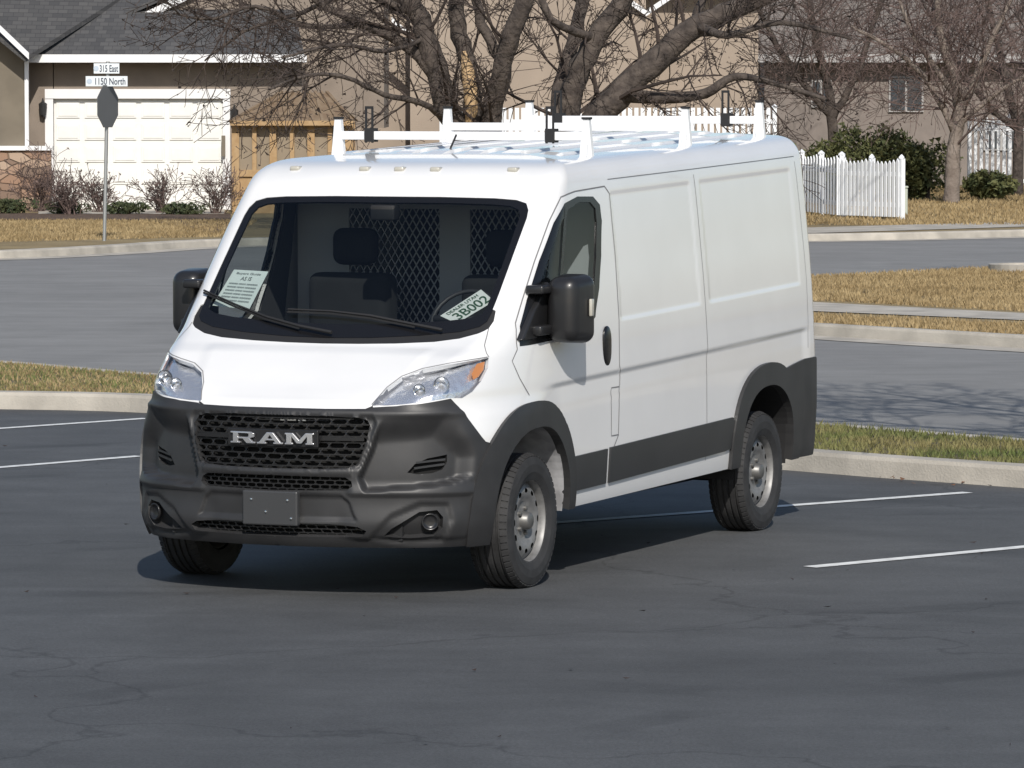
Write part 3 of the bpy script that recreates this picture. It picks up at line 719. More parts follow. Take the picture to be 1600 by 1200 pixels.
def card(name, px4, mat, lines, inkm, label, cat):
    C4 = []
    for p in px4:
        a, n = hpp(*p); C4.append(MV @ (a-n*.03))
    nr = (C4[1]-C4[0]).cross(C4[3]-C4[0]).normalized()
    if nr.y > 0: nr = -nr
    t = thing(name, label, cat, tuple(C4[0])); o0 = C4[0]
    mb = MB(); mb.prism([p-o0 for p in C4], Vector((0, .0015, 0))); mb.build('sheet', mat, t)
    mb = MB()
    for (txt, u0, u1, v0, v1) in lines:
        vs, fs = textmesh(txt, .01); b = len(mb.v)
        for (a, c) in vs:
            u = u0+(u1-u0)*a; v = v0+(v1-v0)*c
            p = (C4[0]*(1-u)+C4[1]*u)*v+(C4[3]*(1-u)+C4[2]*u)*(1-v)-o0+nr*.003
            mb.v.append(p)
        mb.f += [tuple(b+i for i in f) for f in fs]
    if mb.v: mb.build('lettering', inkm, t, fix=False)
card('paper_sheet', ((362, 415), (416, 418), (386, 477), (328, 471)), M['paper'], [('Buyers Guide', .15, .85, .86, .93), ('AS IS', .35, .65, .72, .82)]+[('mmmmm mmmm mmmmmm', .1, .9, .6-.09*k, .64-.09*k) for k in range(6)], M['inkg'], 'white printed sheet behind the lower left of the van windshield', 'paper')
card('licence_plate', ((686, 487), (750, 446), (771, 464), (712, 499)), M['plate'], [('3B002', .12, .95, .1, .62), ('DEALER UTAH', .1, .85, .72, .9)], M['ink'], 'white licence plate with green lettering lying on the van dashboard', 'licence plate')
print('VAN', len(ov), {k: len(v) for k, v in CLS.items()})
# ------------------------------------------------------------------ ground
M['street'] = asphalt('street_asphalt', (.20, .198, .193), .10, .18, .9)
M['lot'] = asphalt('lot_asphalt', (.068, .0705, .073), .15, .24, .80, .28)
M['concrete'] = pm('kerb_concrete', (.40, .37, .32), .9, var=.18, scale=2.5, bump=.4, bscale=60)
M['line'] = pm('line_paint', (.64, .65, .64), .8, var=.15, scale=14)
M['lawn'] = pm('dormant_lawn', (.20, .15, .075), .95, col2=(.30, .23, .12), scale=.9, bump=.8, bscale=25, dist=.05)
M['verge'] = pm('verge_soil', (.10, .09, .045), .95, col2=(.17, .14, .08), scale=1.5, bump=.8, bscale=30, dist=.05)
M['mulch'] = pm('mulch', (.10, .065, .045), .95, var=.4, scale=8, bump=.8, bscale=20, dist=.05)
def sheet(name, pts, z, mat):
    mb = MB(); vs = [Vector((p[0], p[1])) for p in pts]; n = len(vs)
    rv, re, rf, _, _, _ = delaunay_2d_cdt(vs, [(i, (i+1) % n) for i in range(n)], [], 1, 1e-5)
    mb.v = [Vector((p.x, p.y, z)) for p in rv]; mb.f = [tuple(f) for f in rf]
    return mb.build(name, mat, None)
def path_off(pts, d):
    out = []; n = len(pts); pts = [Vector(p) for p in pts]
    for i in range(n):
        a = pts[max(i-1, 0)]; b = pts[min(i+1, n-1)]; t = (b-a).normalized(); out.append(Vector((pts[i].x-t.y*d, pts[i].y+t.x*d)))
    return out
def smoothp(pts, it=2):
    pts = [Vector(p) for p in pts]
    for _ in range(it):
        q = [pts[0]]
        for a, b in zip(pts, pts[1:]): q += [a.lerp(b, .25), a.lerp(b, .75)]
        q.append(pts[-1]); pts = q
    return pts
def kerb(name, pts, w, z1, side, gut=0):
    a = pts; b = path_off(pts, w*side); mb = MB(); n = len(a); up = Vector((0, 0, 1)); c = .12
    for i in range(n-1):
        A0 = Vector((*a[i], 0)); A1 = Vector((*a[i+1], 0)); B0 = Vector((*b[i], 0)); B1 = Vector((*b[i+1], 0))
        C0 = A0.lerp(B0, c); C1 = A1.lerp(B1, c)
        mb.poly([A0, A1, A1.lerp(C1, .5)+up*(z1-.025), A0.lerp(C0, .5)+up*(z1-.025)])
        mb.poly([A0.lerp(C0, .5)+up*(z1-.025), A1.lerp(C1, .5)+up*(z1-.025), C1+up*z1, C0+up*z1])
        mb.poly([C0+up*z1, C1+up*z1, B1+up*z1, B0+up*z1]); mb.poly([B0+up*z1, B1+up*z1, B1, B0])
    if gut:
        g = path_off(pts, -gut*side)
        for i in range(n-1): mb.poly([(*a[i], .010), (*a[i+1], .010), (*g[i+1], .006), (*g[i], .006)])
    struct(mb.build(name, M['concrete']))
    return b
struct(sheet('street', [(-400, -200), (400, -200), (400, 900), (-400, 900)], 0, M['street']))
Cc = smoothp([(-40, 41.5), (-8, 38.2), (-4.3, 37.7), (-3.1, 37.4), (-2.4, 36.7), (1.82, 31.4), (3.27, 30), (8, 25.6), (30, 5)], 2)
Sc = smoothp([(-40, 84), (-4.6, 42.5), (-3.0, 40.3), (2.2, 34.4), (3.55, 32.7), (12, 22.6), (30, 1)], 1)
struct(sheet('parking_lot', [tuple(p) for p in Cc]+[(30, -60), (-60, -60), (-60, 41.5)], .004, M['lot']))
Cb = kerb('kerb_parking', Cc, .22, .14, 1)
Sb = kerb('kerb_street_near', Sc, .18, .13, -1, .4)
struct(sheet('verge', [tuple(p) for p in Cb]+[tuple(p) for p in reversed(Sb)], .125, M['verge']))
B1 = smoothp([(25, 21.5), (12, 38), (5.1, 46.8), (3.19, 49.3), (1.5, 51.5), (0.6, 54), (0.9, 57), (2.2, 60.3), (4.1, 63), (7.3, 66.6), (25, 87)], 2)
Bb = kerb('kerb_corner', B1, .18, .13, -1, .5)
struct(sheet('corner_lawn', [tuple(p) for p in Bb], .125, M['lawn']))
FC = smoothp([(-60, 50), (-25, 64), (-12, 69), (-7.9, 72.8), (-6.5, 75.3), (-5.0, 79.2), (-2, 81), (5.3, 81.6), (9.2, 84.5), (30, 100), (80, 140)], 2)
Fb = kerb('kerb_far', FC, .3, .13, 1, .5)
struct(sheet('yard', [tuple(p) for p in Fb]+[(400, 140), (400, 800), (-400, 800), (-400, 50)], .125, M['lawn']))
def pxs(name, pts, z, mat): return struct(sheet(name, [tuple(G(*p, z))[:2] for p in pts], z, mat))
pxs('sidewalk_corner', [(1150, 466), (1275, 472), (1600, 489), (2300, 525), (2300, 540), (1600, 500), (1275, 486), (1150, 480)], .135, M['concrete'])
pxs('sidewalk_far', [(1150, 358), (1275, 355), (1600, 346), (2200, 330), (2200, 340), (1600, 354), (1275, 364), (1150, 366)], .135, M['concrete'])
pxs('driveway', [(60, 334), (350, 334), (352, 326), (60, 326)], .14, M['concrete'])
pxs('mulch_bed', [(-100, 332), (360, 334), (362, 352), (340, 366), (300, 356), (230, 344), (-100, 343)], .137, M['mulch'])
def stripe(a, b, w=.10):
    A = G(*a); B = G(*b); d = (B-A).normalized(); n = Vector((-d.y, d.x, 0))*w/2
    struct(sheet('parking_line', [tuple(p)[:2] for p in (A+n, A-n, B-n, B+n)], .008, M['line']))
stripe((860, 819), (1512, 771)); stripe((1265, 888), (1750, 842)); stripe((-250, 688), (229, 655)); stripe((-250, 752), (218, 714))
M['gr_green'] = pm('grass_green', (.10, .13, .035), .9, col2=(.22, .19, .08), scale=1.3)
M['gr_tan'] = pm('grass_tan', (.24, .17, .08), .9, col2=(.36, .27, .14), scale=.8)
def blades(name, poly, n, hgt, wid, mat, z, vis, label, cat='grass', seed=1, flat=False):
    rng = random.Random(seed); xs = [p[0] for p in poly]; ys = [p[1] for p in poly]; V = []; Fc = []; c = 0; tries = 0
    while c < n and tries < n*40:
        tries += 1; x = rng.uniform(min(xs), max(xs)); y = rng.uniform(min(ys), max(ys))
        px, py = proj((x, y, z))
        if not vis(px, py) or not inpoly(x, y, poly): continue
        a = rng.uniform(0, 2*PI); h = hgt*rng.uniform(.4, 1.2); w = wid*rng.uniform(.6, 1.3); l = h*.6
        dx, dy = math.cos(a)*w, math.sin(a)*w; b = rng.uniform(0, 2*PI)
        i = len(V)
        if flat: V += [(x-dx, y-dy, z), (x+dx, y+dy, z+h*.5), (x+math.cos(b)*w*2, y+math.sin(b)*w*2, z+h)]
        else: V += [(x-dx, y-dy, z-.005), (x+dx, y+dy, z-.005), (x+math.cos(b)*l, y+math.sin(b)*l, z+h)]
        Fc.append((i, i+1, i+2)); c += 1
    mb = MB(); mb.v = [Vector(v) for v in V]; mb.f = Fc
    return tag(mb.build(name, mat, fix=False), label, cat, kind='stuff')
verge = [tuple(p) for p in Cb]+[tuple(p) for p in reversed(Sb)]
vp = [(p[0], p[1]) for p in verge if -14 < p[0] < 12]
blades('grass', vp, 26000, .045, .007, M['gr_green'], .125, lambda a, b: (1210 < a < 1650), 'patchy green grass on the verge right of the van', seed=2)
blades('grass', vp, 12000, .035, .008, M['gr_tan'], .125, lambda a, b: (-60 < a < 300), 'brown and green grass on the verge left of the van', seed=3)
blades('grass', vp, 12000, .035, .008, M['gr_green'], .125, lambda a, b: (-60 < a < 300), 'short green grass mixed into the left verge', seed=4)
blades('grass', [tuple(p) for p in Bb], 26000, .05, .012, M['gr_tan'], .125, lambda a, b: (1230 < a < 1650) and not (470+(a-1275)*.052 < b < 492+(a-1275)*.045), 'dormant golden grass on the street corner', seed=5)
blades('grass', [(-14, 73), (-4.8, 80.5), (-5, 97), (-14, 97)], 18000, .06, .014, M['gr_tan'], .125, lambda a, b: (-60 < a < 400) and b > 345, 'dormant grass in front of the garage', seed=6)
blades('grass', [(5, 82.6), (12, 87), (18, 125), (5, 125)], 22000, .08, .02, M['gr_tan'], .125, lambda a, b: (1230 < a < 1650) and b < 352, 'dormant lawn around the picket fence', seed=7)
M['dry'] = pm('dry_leaf', (.16, .08, .045), .9, var=.4, scale=30)
lit = path_off(Cc, -.35); lp = [tuple(p) for p in Cc]+[tuple(p) for p in reversed(lit)]
blades('leaf_litter', lp, 2200, .018, .018, M['dry'], .012, lambda a, b: (1360 < a < 1650), 'dry brown leaves gathered along the right parking kerb', 'leaves', seed=8, flat=True)
M['darkleaf'] = pm('dark_debris', (.03, .02, .018), .9)
blades('leaf_litter', [(-3.2, 17), (3.2, 17), (3.4, 27), (-4, 34)], 60, .008, .014, M['darkleaf'], .008, lambda a, b: True, 'scattered small dark leaf bits on the parking lot', 'leaves', seed=9, flat=True)
# ------------------------------------------------------------------ trees
M['bark'] = pm('bark', (.038, .030, .026), .95, col2=(.10, .081, .068), scale=5, bump=.9, bscale=14, dist=.05)
M['bark2'] = pm('bark_light', (.15, .12, .10), .95, col2=(.24, .20, .17), scale=4, bump=.8, bscale=14, dist=.04)
M['twig'] = pm('twig', (.050, .037, .031), .95, var=.3, scale=3)
M['twig2'] = pm('twig_red', (.12, .085, .075), .95, var=.3, scale=3)
M['wound'] = pm('bare_wood', (.45, .31, .17), .9, var=.25, scale=8)
def grow(mb, rng, p, d, L, r, depth, spec, buds):
    nseg = 4 if depth else 3; pts = [p]; rr = [r]; q = p; dd = d.normalized()
    for i in range(nseg):
        dd = (dd+Vector((rng.gauss(0, 1), rng.gauss(0, 1), rng.gauss(0, .8)+spec['up']))*spec['wob']).normalized(); q = q+dd*L/nseg; pts.append(q); rr.append(max(r*(1-.75*(i+1)/nseg), spec['rmin']))
    mb.tube(pts, rr, 5 if depth >= 2 else 3, False)
    if depth == 0:
        if rng.random() < spec['bud']: buds.append(pts[-1])
        return
    for k in range(spec['n'][depth]):
        t = rng.uniform(.15, 1)*nseg; i = min(int(t), nseg-1); pos = pts[i].lerp(pts[i+1], t-i); a = (pts[i+1]-pts[i]).normalized()
        side = a.orthogonal(); side.rotate(Matrix.Rotation(rng.uniform(0, 2*PI), 3, a)); nd = a*rng.uniform(.5, 1.1)+side*rng.uniform(.5, .9)+Vector((0, 0, spec['lift']))
        grow(mb, rng, pos, nd, L*rng.uniform(.4, .62), rr[i]*.55, depth-1, spec, buds)
def tree(label, base, limbs, Y, seed, spec, bark, twig, wound=False, group=None, cat='tree', world=False, rs=1):
    rng = random.Random(seed)
    if world: b = Vector(base)
    else: b = at(*base, Y); b.z = .12
    t = thing('bare_tree', label, cat, tuple(b), group=group)
    tr = MB(); cr = MB(); buds = []
    for (pl, r0, r1, nb, bl) in limbs:
        r0 *= rs; r1 *= rs
        pts = [Vector(p) if world else at(p[0], p[1], Y+(p[2] if len(p) > 2 else 0))-b for p in pl]
        fine = []; n = len(pts)
        for i in range(n-1):
            p0 = pts[max(i-1, 0)]; p1 = pts[i]; p2 = pts[i+1]; p3 = pts[min(i+2, n-1)]
            for k in range(4):
                u = k/4; fine.append(.5*((2*p1)+(p2-p0)*u+(2*p0-5*p1+4*p2-p3)*u*u+(3*p1-p0-3*p2+p3)*u**3)+Vector((rng.gauss(0, .02), rng.gauss(0, .02), 0)))
        fine.append(pts[-1]); m = len(fine)
        tr.tube(fine, [(r0+(r1-r0)*i/(m-1))*rng.uniform(.93, 1.07) for i in range(m)], 10, True)
        for k in range(nb):
            i = int(rng.uniform(.28 if pts[0].z < .5 else .1, 1)*(m-1)); i = min(i, m-2); a = (fine[i+1]-fine[i]).normalized()
            side = a.orthogonal(); side.rotate(Matrix.Rotation(rng.uniform(0, 2*PI), 3, a)); nd = a*.8+side+Vector((0, 0, .2))
            grow(cr, rng, fine[i], nd, bl*rng.uniform(.5, 1.3), max((r0+(r1-r0)*i/m)*.20, .02), 2, spec, buds)
    tr.build('trunk', bark, t, True)
    for p in buds:
        for k in range(2):
            q = p+Vector((rng.gauss(0, .03), rng.gauss(0, .03), rng.gauss(0, .03))); s_ = rng.uniform(.012, .03)
            cr.poly([q+Vector((rng.gauss(0, s_), rng.gauss(0, s_), rng.gauss(0, s_))) for _ in range(3)])
    cr.build('crown', twig, t, fix=False)
    if wound:
        mb = MB(); L = [at(*p, Y-.24)-b for p in wound]; mb.tube(L, [.05, .12, .14, .12, .04], 8); mb.build('bare_wood', M['wound'], t, True)
    print('tree', len(tr.f), len(cr.f)); return t
SPA = dict(up=.05, wob=.13, rmin=.0065, bud=.85, n=[0, 6, 5], lift=.05)
TY = 86
tree('big dark bare tree with split pale trunk rising behind the left of the van roof', (745, 366), [
    (((735, 366), (725, 250), (705, 190), (685, 120), (668, 60), (640, 0), (625, -60)), .24, .15, 7, 2.2),
    (((690, 130), (640, 75), (570, 38), (500, 5), (440, -50)), .11, .05, 9, 2.2),
    (((745, 366), (742, 250), (738, 180), (730, 100), (715, 40), (712, -40)), .18, .12, 4, 1.6),
    (((755, 366), (765, 240), (768, 180), (785, 100, -.5), (803, 40, -.8), (835, -30, -1)), .20, .14, 6, 2.0),
    (((785, 100), (758, 50), (742, 0), (735, -40)), .10, .07, 3, 1.6),
    (((705, 190), (655, 160, -1), (600, 148, -1.5), (540, 120, -2), (480, 118, -2.5), (420, 140, -3)), .06, .02, 12, 1.5),
    (((668, 60), (600, 80, -1), (530, 70, -2), (440, 90, -3)), .05, .02, 10, 1.5),
    (((570, 38), (480, 40, 0), (400, 10, 0), (330, 30, 0), (270, 20, 0)), .05, .015, 13, 1.4),
    (((640, 20), (560, -10), (470, 20, 1), (380, 50, 1), (320, 95, 1)), .06, .015, 13, 1.5)],
    TY, 11, SPA, M['bark'], M['twig'], wound=((730, 198), (737, 175), (735, 140), (730, 105), (724, 80)), rs=1.1)
tree('big dark bare tree with a thick limb leaning right behind the van roof', (912, 366), [
    (((905, 366), (893, 250), (885, 190), (900, 120), (930, 60), (975, 0), (990, -50)), .22, .16, 6, 2.0),
    (((905, 366), (888, 260), (872, 190), (880, 120, .6), (900, 50, 1), (912, -30, 1.4)), .15, .11, 5, 1.8),
    (((915, 366), (915, 260), (930, 190), (975, 140), (1030, 90), (1090, 40), (1170, 5), (1240, -30)), .28, .15, 10, 2.2),
    (((965, 148), (1040, 153, -.6), (1100, 146, -1), (1150, 120, -1.2), (1210, 130, -1.5), (1290, 155, -2)), .12, .03, 13, 1.5),
    (((1090, 40), (1140, 55, -1), (1220, 35, -1), (1330, 60, -1.5)), .08, .03, 13, 1.7),
    (((1000, 115), (1060, 70, 1), (1100, 0, 1.5), (1120, -50, 2)), .10, .06, 7, 1.8),
    (((930, 60), (860, 30, -1), (840, -40, -1)), .08, .05, 5, 1.6)],
    TY+1, 12, SPA, M['bark'], M['twig'], rs=1.1)
SPB = dict(up=.06, wob=.13, rmin=.006, bud=.6, n=[0, 6, 6], lift=.1)
tree('slim bare tree with grey trunk standing on the lawn right of the picket fence', (1487, 325), [
    (((1487, 325), (1489, 250), (1497, 180), (1490, 120), (1470, 50), (1460, -30)), .19, .07, 12, 2.4),
    (((1497, 185), (1530, 110), (1560, 40), (1590, -30)), .11, .04, 13, 2.2),
    (((1492, 205), (1452, 130), (1400, 80), (1330, 40)), .09, .03, 14, 2.0),
    (((1497, 195), (1550, 150), (1620, 110)), .08, .03, 10, 2.0),
    (((1495, 150), (1430, 60), (1400, -20)), .08, .03, 11, 2.2)],
    106, 13, SPB, M['bark2'], M['twig2'])
tree('reddish bare tree in front of the grey house behind the hedge', (1300, 300), [
    (((1300, 310), (1302, 200), (1290, 120), (1270, 40), (1260, -40)), .15, .06, 18, 2.6),
    (((1300, 190), (1340, 110), (1370, 20), (1390, -50)), .1, .04, 18, 2.4),
    (((1298, 180), (1240, 110), (1200, 40), (1170, -30)), .1, .04, 18, 2.4)],
    116, 14, SPB, M['bark'], M['twig2'])
tree('reddish bare tree at the far right in front of the grey house', (1590, 300), [
    (((1590, 310), (1588, 200), (1570, 120), (1550, 30), (1540, -40)), .14, .05, 18, 2.6),
    (((1590, 200), (1630, 110), (1660, 20)), .1, .04, 8, 2.2),
    (((1588, 200), (1530, 150), (1480, 70), (1440, 0)), .09, .03, 17, 2.4)],
    114, 15, SPB, M['bark'], M['twig2'])
tree('bare tree on the verge outside the right edge that shades the near street', (6.7, 28.0, .12), [
    (((0, 0, 0), (.1, .1, 2), (-.1, .3, 3.6), (-.4, .8, 5.2), (-.6, 1.4, 7)), .14, .05, 10, 2.4),
    (((-.1, .3, 3.6), (-1.2, 1.2, 4.6), (-2.2, 2.4, 5.6), (-2.8, 3.6, 6.4)), .05, .02, 18, 2.2),
    (((-.1, .3, 3.4), (-1.4, .4, 4.4), (-2.6, .6, 5.0), (-3.6, 1.4, 5.6)), .045, .02, 16, 2.0)],
    0, 16, dict(up=.05, wob=.15, rmin=.008, bud=.8, n=[0, 5, 5], lift=.15), M['bark'], M['twig2'], world=True)
def bush(px, py, hpx, wpx, label, seed, Y):
    rng = random.Random(seed); b = at(px, py, Y); b.z = .12; sc = Y/F; t = thing('bare_shrub', label, 'shrub', tuple(b), group='bare shrubs in front of the garage'); mb = MB(); buds = []
    sp = dict(up=.06, wob=.14, rmin=.006, bud=.9, n=[0, 4, 4], lift=.2)
    for k in range(20):
        d = Vector((rng.gauss(0, .45)*wpx/hpx, rng.gauss(0, .3), 1)); grow(mb, rng, Vector((rng.gauss(0, .06), rng.gauss(0, .06), 0)), d, hpx*sc*rng.uniform(.6, 1.0), .013, 2, sp, buds)
    for p in buds:
        s_ = .022; mb.poly([p+Vector((rng.gauss(0, s_), rng.gauss(0, s_), rng.gauss(0, s_))) for _ in range(3)])
    mb.build('stems', M['twig2'], t, fix=False)
for i, (px, py, h, w, lb) in enumerate(((62, 335, 75, 60, 'tall grey bare shrub beside the stone wall left of the garage door'), (155, 342, 62, 55, 'bare shrub right behind the street sign post'), (250, 352, 58, 60, 'bare shrub in front of the middle of the garage door'), (338, 362, 62, 50, 'bare shrub beside the van windshield near the garage corner'), (110, 338, 60, 50, 'bare shrub in front of the left edge of the garage door'))):
    bush(px, py, h, w, lb, 40+i, 98.0-i*.6)
M['ever'] = pm('evergreen_leaf', (.045, .06, .02), .8, col2=(.13, .13, .045), scale=6)
M['ever2'] = pm('juniper_leaf', (.03, .045, .02), .85, col2=(.07, .08, .03), scale=6)
def evergreen(px, pyb, Y, rx, rz, n, label, seed, mat, group, name='evergreen_shrub', ls=.05):
    rng = random.Random(seed); b = at(px, pyb, Y); b.z = .12; t = thing(name, label, 'shrub', tuple(b), group=group); mb = MB()
    lob = [(Vector((rng.uniform(-.5, .5)*rx, rng.uniform(-.4, .4)*rx, rz*rng.uniform(.35, .75))), rng.uniform(.45, .7)) for _ in range(7)]
    for _ in range(n):
        c, k = rng.choice(lob); d = Vector((rng.gauss(0, 1), rng.gauss(0, 1), rng.gauss(0, 1))).normalized()*rng.uniform(.7, 1.05)
        p = c+Vector((d.x*rx*k, d.y*rx*k*.8, d.z*rz*k*.75))
        if p.z < .02: p.z = rng.uniform(.02, .2)*rz
        s_ = ls; mb.poly([p+Vector((rng.gauss(0, s_), rng.gauss(0, s_), rng.gauss(0, s_))) for _ in range(3)])
    mb.build('foliage', mat, t, fix=False)
    mb = MB(); mb.tube([(0, 0, 0), (0, 0, rz*.6)], .05, 6); mb.build('stem', M['bark'], t)
for i, (px, py, rx, rz, lb) in enumerate(((1225, 285, .8, 1.2, 'dark evergreen shrub at the left end of the hedge behind the picket fence'), (1290, 285, .9, 1.3, 'evergreen shrub above the left pickets of the fence'), (1350, 283, .9, 1.6, 'tall evergreen shrub above the right end of the picket fence'), (1405, 280, .8, 1.4, 'evergreen shrub directly behind the utility box'), (1450, 276, .8, 1.25, 'olive evergreen shrub left of the grey tree trunk'), (1545, 262, .7, .6, 'low evergreen shrub right of the grey tree trunk'))):
    evergreen(px, py, 108+i*.3, rx, rz, 2600, lb, 60+i, M['ever'], 'evergreen shrubs of the hedge')
for i, (px, py, lb) in enumerate(((25, 336, 'low juniper at the foot of the stone wall'), (105, 339, 'low juniper below the left edge of the garage door'), (200, 343, 'low juniper right of the street sign post'), (290, 352, 'low juniper near the right side of the garage door'))):
    evergreen(px, py, 96.5-i*.3, .5, .26, 900, lb, 80+i, M['ever2'], 'low junipers in the mulch bed', 'juniper', .03)
# ------------------------------------------------------------------ houses
M['stucco'] = pm('taupe_stucco', (.23, .19, .155), .95, var=.08, scale=2, bump=.5, bscale=40)
M['stucco2'] = pm('tan_stucco', (.33, .27, .215), .95, var=.06, scale=1, bump=.5, bscale=40)
M['siding'] = pm('dark_siding', (.17, .145, .11), .9, var=.1, scale=2)
M['shingle'] = brickm('shingle', (.055, .055, .057), (.09, .088, .087), (.035, .035, .037), 3.2, .6, .28)
M['stone'] = stonem('stone_veneer')
M['trim'] = pm('white_trim', (.74, .74, .74), .6)
M['trim2'] = pm('dull_trim', (.36, .35, .34), .7)
M['gdoor'] = pm('garage_white', (.74, .735, .70), .55, var=.03)
M['wood'] = pm('cedar_wood', (.34, .215, .10), .7, col2=(.40, .27, .14), scale=9)
M['polyc'] = pm('polycarbonate', (.25, .20, .14), .5)
M['polyr'] = pm('shed_roof', (.17, .115, .07), .7, col2=(.23, .17, .11), scale=5)
M['win'] = pm('window_glass', (.05, .06, .07), .08)
M['vinyl'] = pm('white_vinyl', (.76, .78, .80), .5)
M['metal'] = pm('galvanised', (.32, .33, .33), .5, metal=.6)
M['signback'] = pm('sign_back', (.17, .175, .18), .5, metal=.5)
M['signface'] = pm('sign_white', (.66, .70, .72), .5)
M['signmark'] = pm('sign_mark', (.45, .52, .60), .5)
M['signblue'] = pm('sign_ink', (.02, .03, .06), .6)
M['lamp'] = pm('black_iron', (.02, .02, .02), .6)
def xz(px, py, Y): p = at(px, py, Y); return p.x, p.z
def pbox(mb, px0, py0, px1, py1, Y, dep, ground=False):
    x0, z1 = xz(px0, py0, Y); x1, z0 = xz(px1, py1, Y)
    if ground: z0 = .1
    mb.box(x0, x1, Y, Y+dep, z0, z1); return mb
H = thing('garage_house', 'taupe stucco house with white double garage door behind the street sign', 'house', (-8, 100, .1))
hoff = Vector((-8, 100, .1))
def hb(mb, name, mat, par, off, **k):
    mb.v = [v-off for v in mb.v]; return mb.build(name, mat, par, **k)
mb = MB(); pbox(mb, 43, 96, 84, 330, 100, .3, True); pbox(mb, 354, 96, 472, 330, 100, .3, True); pbox(mb, 84, 96, 354, 150, 100, .3)
pbox(mb, -500, 60, 43, 330, 99.2, .3, True); x0, _ = xz(-500, 0, 99.2); x1, _ = xz(472, 0, 100); mb.box(x0, x1, 100.35, 108, .1, 3.2)
hb(mb, 'wall', M['stucco'], H, hoff)
mb = MB(); pbox(mb, -30, 60, 38, 228, 99.15, .04); hb(mb, 'siding', M['siding'], H, hoff)
mb = MB(); pbox(mb, -500, 234, 80, 332, 99.05, .14, True); hb(mb, 'stone_base', M['stone'], H, hoff)
mb = MB(); pbox(mb, -500, 228, 82, 235, 98.98, .2); hb(mb, 'stone_cap', M['trim'], H, hoff)
mb = MB(); pbox(mb, 38, 70, 45, 232, 99.1, .1); pbox(mb, 70, 140, 84, 328, 99.94, .05, True); pbox(mb, 348, 140, 360, 328, 99.94, .05, True); pbox(mb, 70, 139, 360, 154, 99.92, .06)
hb(mb, 'white_trim', M['trim'], H, hoff)
mb = MB(); pbox(mb, 84, 154, 349, 328, 100.06, .05, True); X0, Z1 = xz(84, 154, 100.04); X1, _ = xz(349, 154, 100); Z0 = .14
nr, nc = 5, 6
for r_ in range(nr):
    for c in range(nc):
        a = X0+(X1-X0)*(c+.09)/nc; b = X0+(X1-X0)*(c+.91)/nc; cz = Z0+(Z1-Z0)*(r_+.12)/nr; d = Z0+(Z1-Z0)*(r_+.86)/nr
        mb.box(a, b, 100.035, 100.06, cz, d); mb.box(a+.04, b-.04, 100.022, 100.035, cz+.04, d-.04)
hb(mb, 'garage_door', M['gdoor'], H, hoff, bevel=.006)
mb = MB(); xl, ze = xz(43, 94, 99.5); xr, _ = xz(476, 94, 99.5)
mb.prism([(xl-.5, 99.4, ze), (xr, 99.4, ze), (xr-.6, 104, ze+1.9), (xl-.5, 104, ze+1.9)], (0, 0, .12))
mb.prism([(xl-8, 98.6, ze+2.4), (xl-3.2, 98.6, ze+2.6), (xl+.05, 98.6, ze-.05), (xl+2.5, 104, ze+1.9), (xl-8, 104, ze+4)], (0, 0, .1))
hb(mb, 'roof', M['shingle'], H, hoff)
mb = MB(); mb.box(xl-.1, xr+.05, 99.33, 99.4, ze-.05, ze+.12); a = at(0, 50, 98.5); b = at(45, 93, 98.5); a2 = a+(a-b)*6
mb.prism([b, b+Vector((0, 0, .14)), a2+Vector((0, 0, .14)), a2], (0, .08, 0)); hb(mb, 'fascia', M['trim'], H, hoff)
mb = MB(); Y = 101.8
pts = [at(150, 62, Y), at(262, 4, Y), at(420, -80, Y), at(560, -15, Y), at(600, 10, Y), at(600, 200, Y), at(440, 200, Y), at(440, 96, Y), at(340, 60, Y)]
mb.prism(pts, (0, 4, 0)); hb(mb, 'gable_wall', M['stucco'], H, hoff)
mb = MB(); a = at(133, 64, Y-.15); b = at(266, 0, Y-.15); b2 = b+(b-a)*1.2; mb.prism([a, b2, b2+Vector((0, 0, -.16)), a+Vector((.1, 0, -.14))], (0, .12, 0)); hb(mb, 'gable_fascia', M['trim'], H, hoff)
mb = MB(); a = at(120, 60, Y-.2); mb.prism([a, b2, b2+Vector((0, 0, .1)), a+Vector((0, 0, .1))], (0, 5, 0)); hb(mb, 'gable_roof', M['shingle'], H, hoff)
for (px, py) in ((67, 168), (366, 178)):
    c = at(px, py, 99.85)-hoff; mb = MB(); mb.lathe([(-.20, .02), (-.16, .07), (.08, .09), (.12, .03), (.2, .01)], 8, 'z', c); mb.box(c.x-.02, c.x+.02, c.y, c.y+.15, c.z+.1, c.z+.14); mb.build('wall_lamp', M['lamp'], H)
c = at(349, 228, 99.85)-hoff; mb = MB(); mb.box(c.x-.04, c.x+.04, c.y, c.y+.04, c.z-.22, c.z+.22); mb.build('number_plaque', M['siding'], H)
H2 = thing('tan_house', 'large tan stucco house hidden behind the big bare trees', 'house', (2, 112, .1)); h2 = Vector((2, 112, .1))
mb = MB(); x0, _ = xz(455, 0, 112); x1, _ = xz(1185, 0, 112); mb.box(x0, x1, 112, 122, .1, 5.2); xm = xz(640, 0, 110)[0]; xn = xz(1010, 0, 110)[0]; mb.box(xm, xn, 110.5, 111.99, .1, 4.9)
hb(mb, 'wall', M['stucco2'], H2, h2)
mb = MB(); mb.prism([(x0-.5, 111.4, 5.2), (x1+.5, 111.4, 5.2), (x1-1, 117, 7.8), (x0+1, 117, 7.8)], (0, 0, .15)); hb(mb, 'roof', M['shingle'], H2, h2)
mb = MB(); mb.box(x0-.5, x1+.5, 111.3, 111.4, 5.05, 5.3)
for (p1, p2) in (((612, 36), (700, 110)), ((1010, 25), (1120, -50)), ((1010, 25), (960, -10))):
    a = at(*p1, 110.3); b = at(*p2, 110.3); mb.prism([a, a+Vector((0, 0, .14)), b+Vector((0, 0, .14)), b], (0, .1, 0))
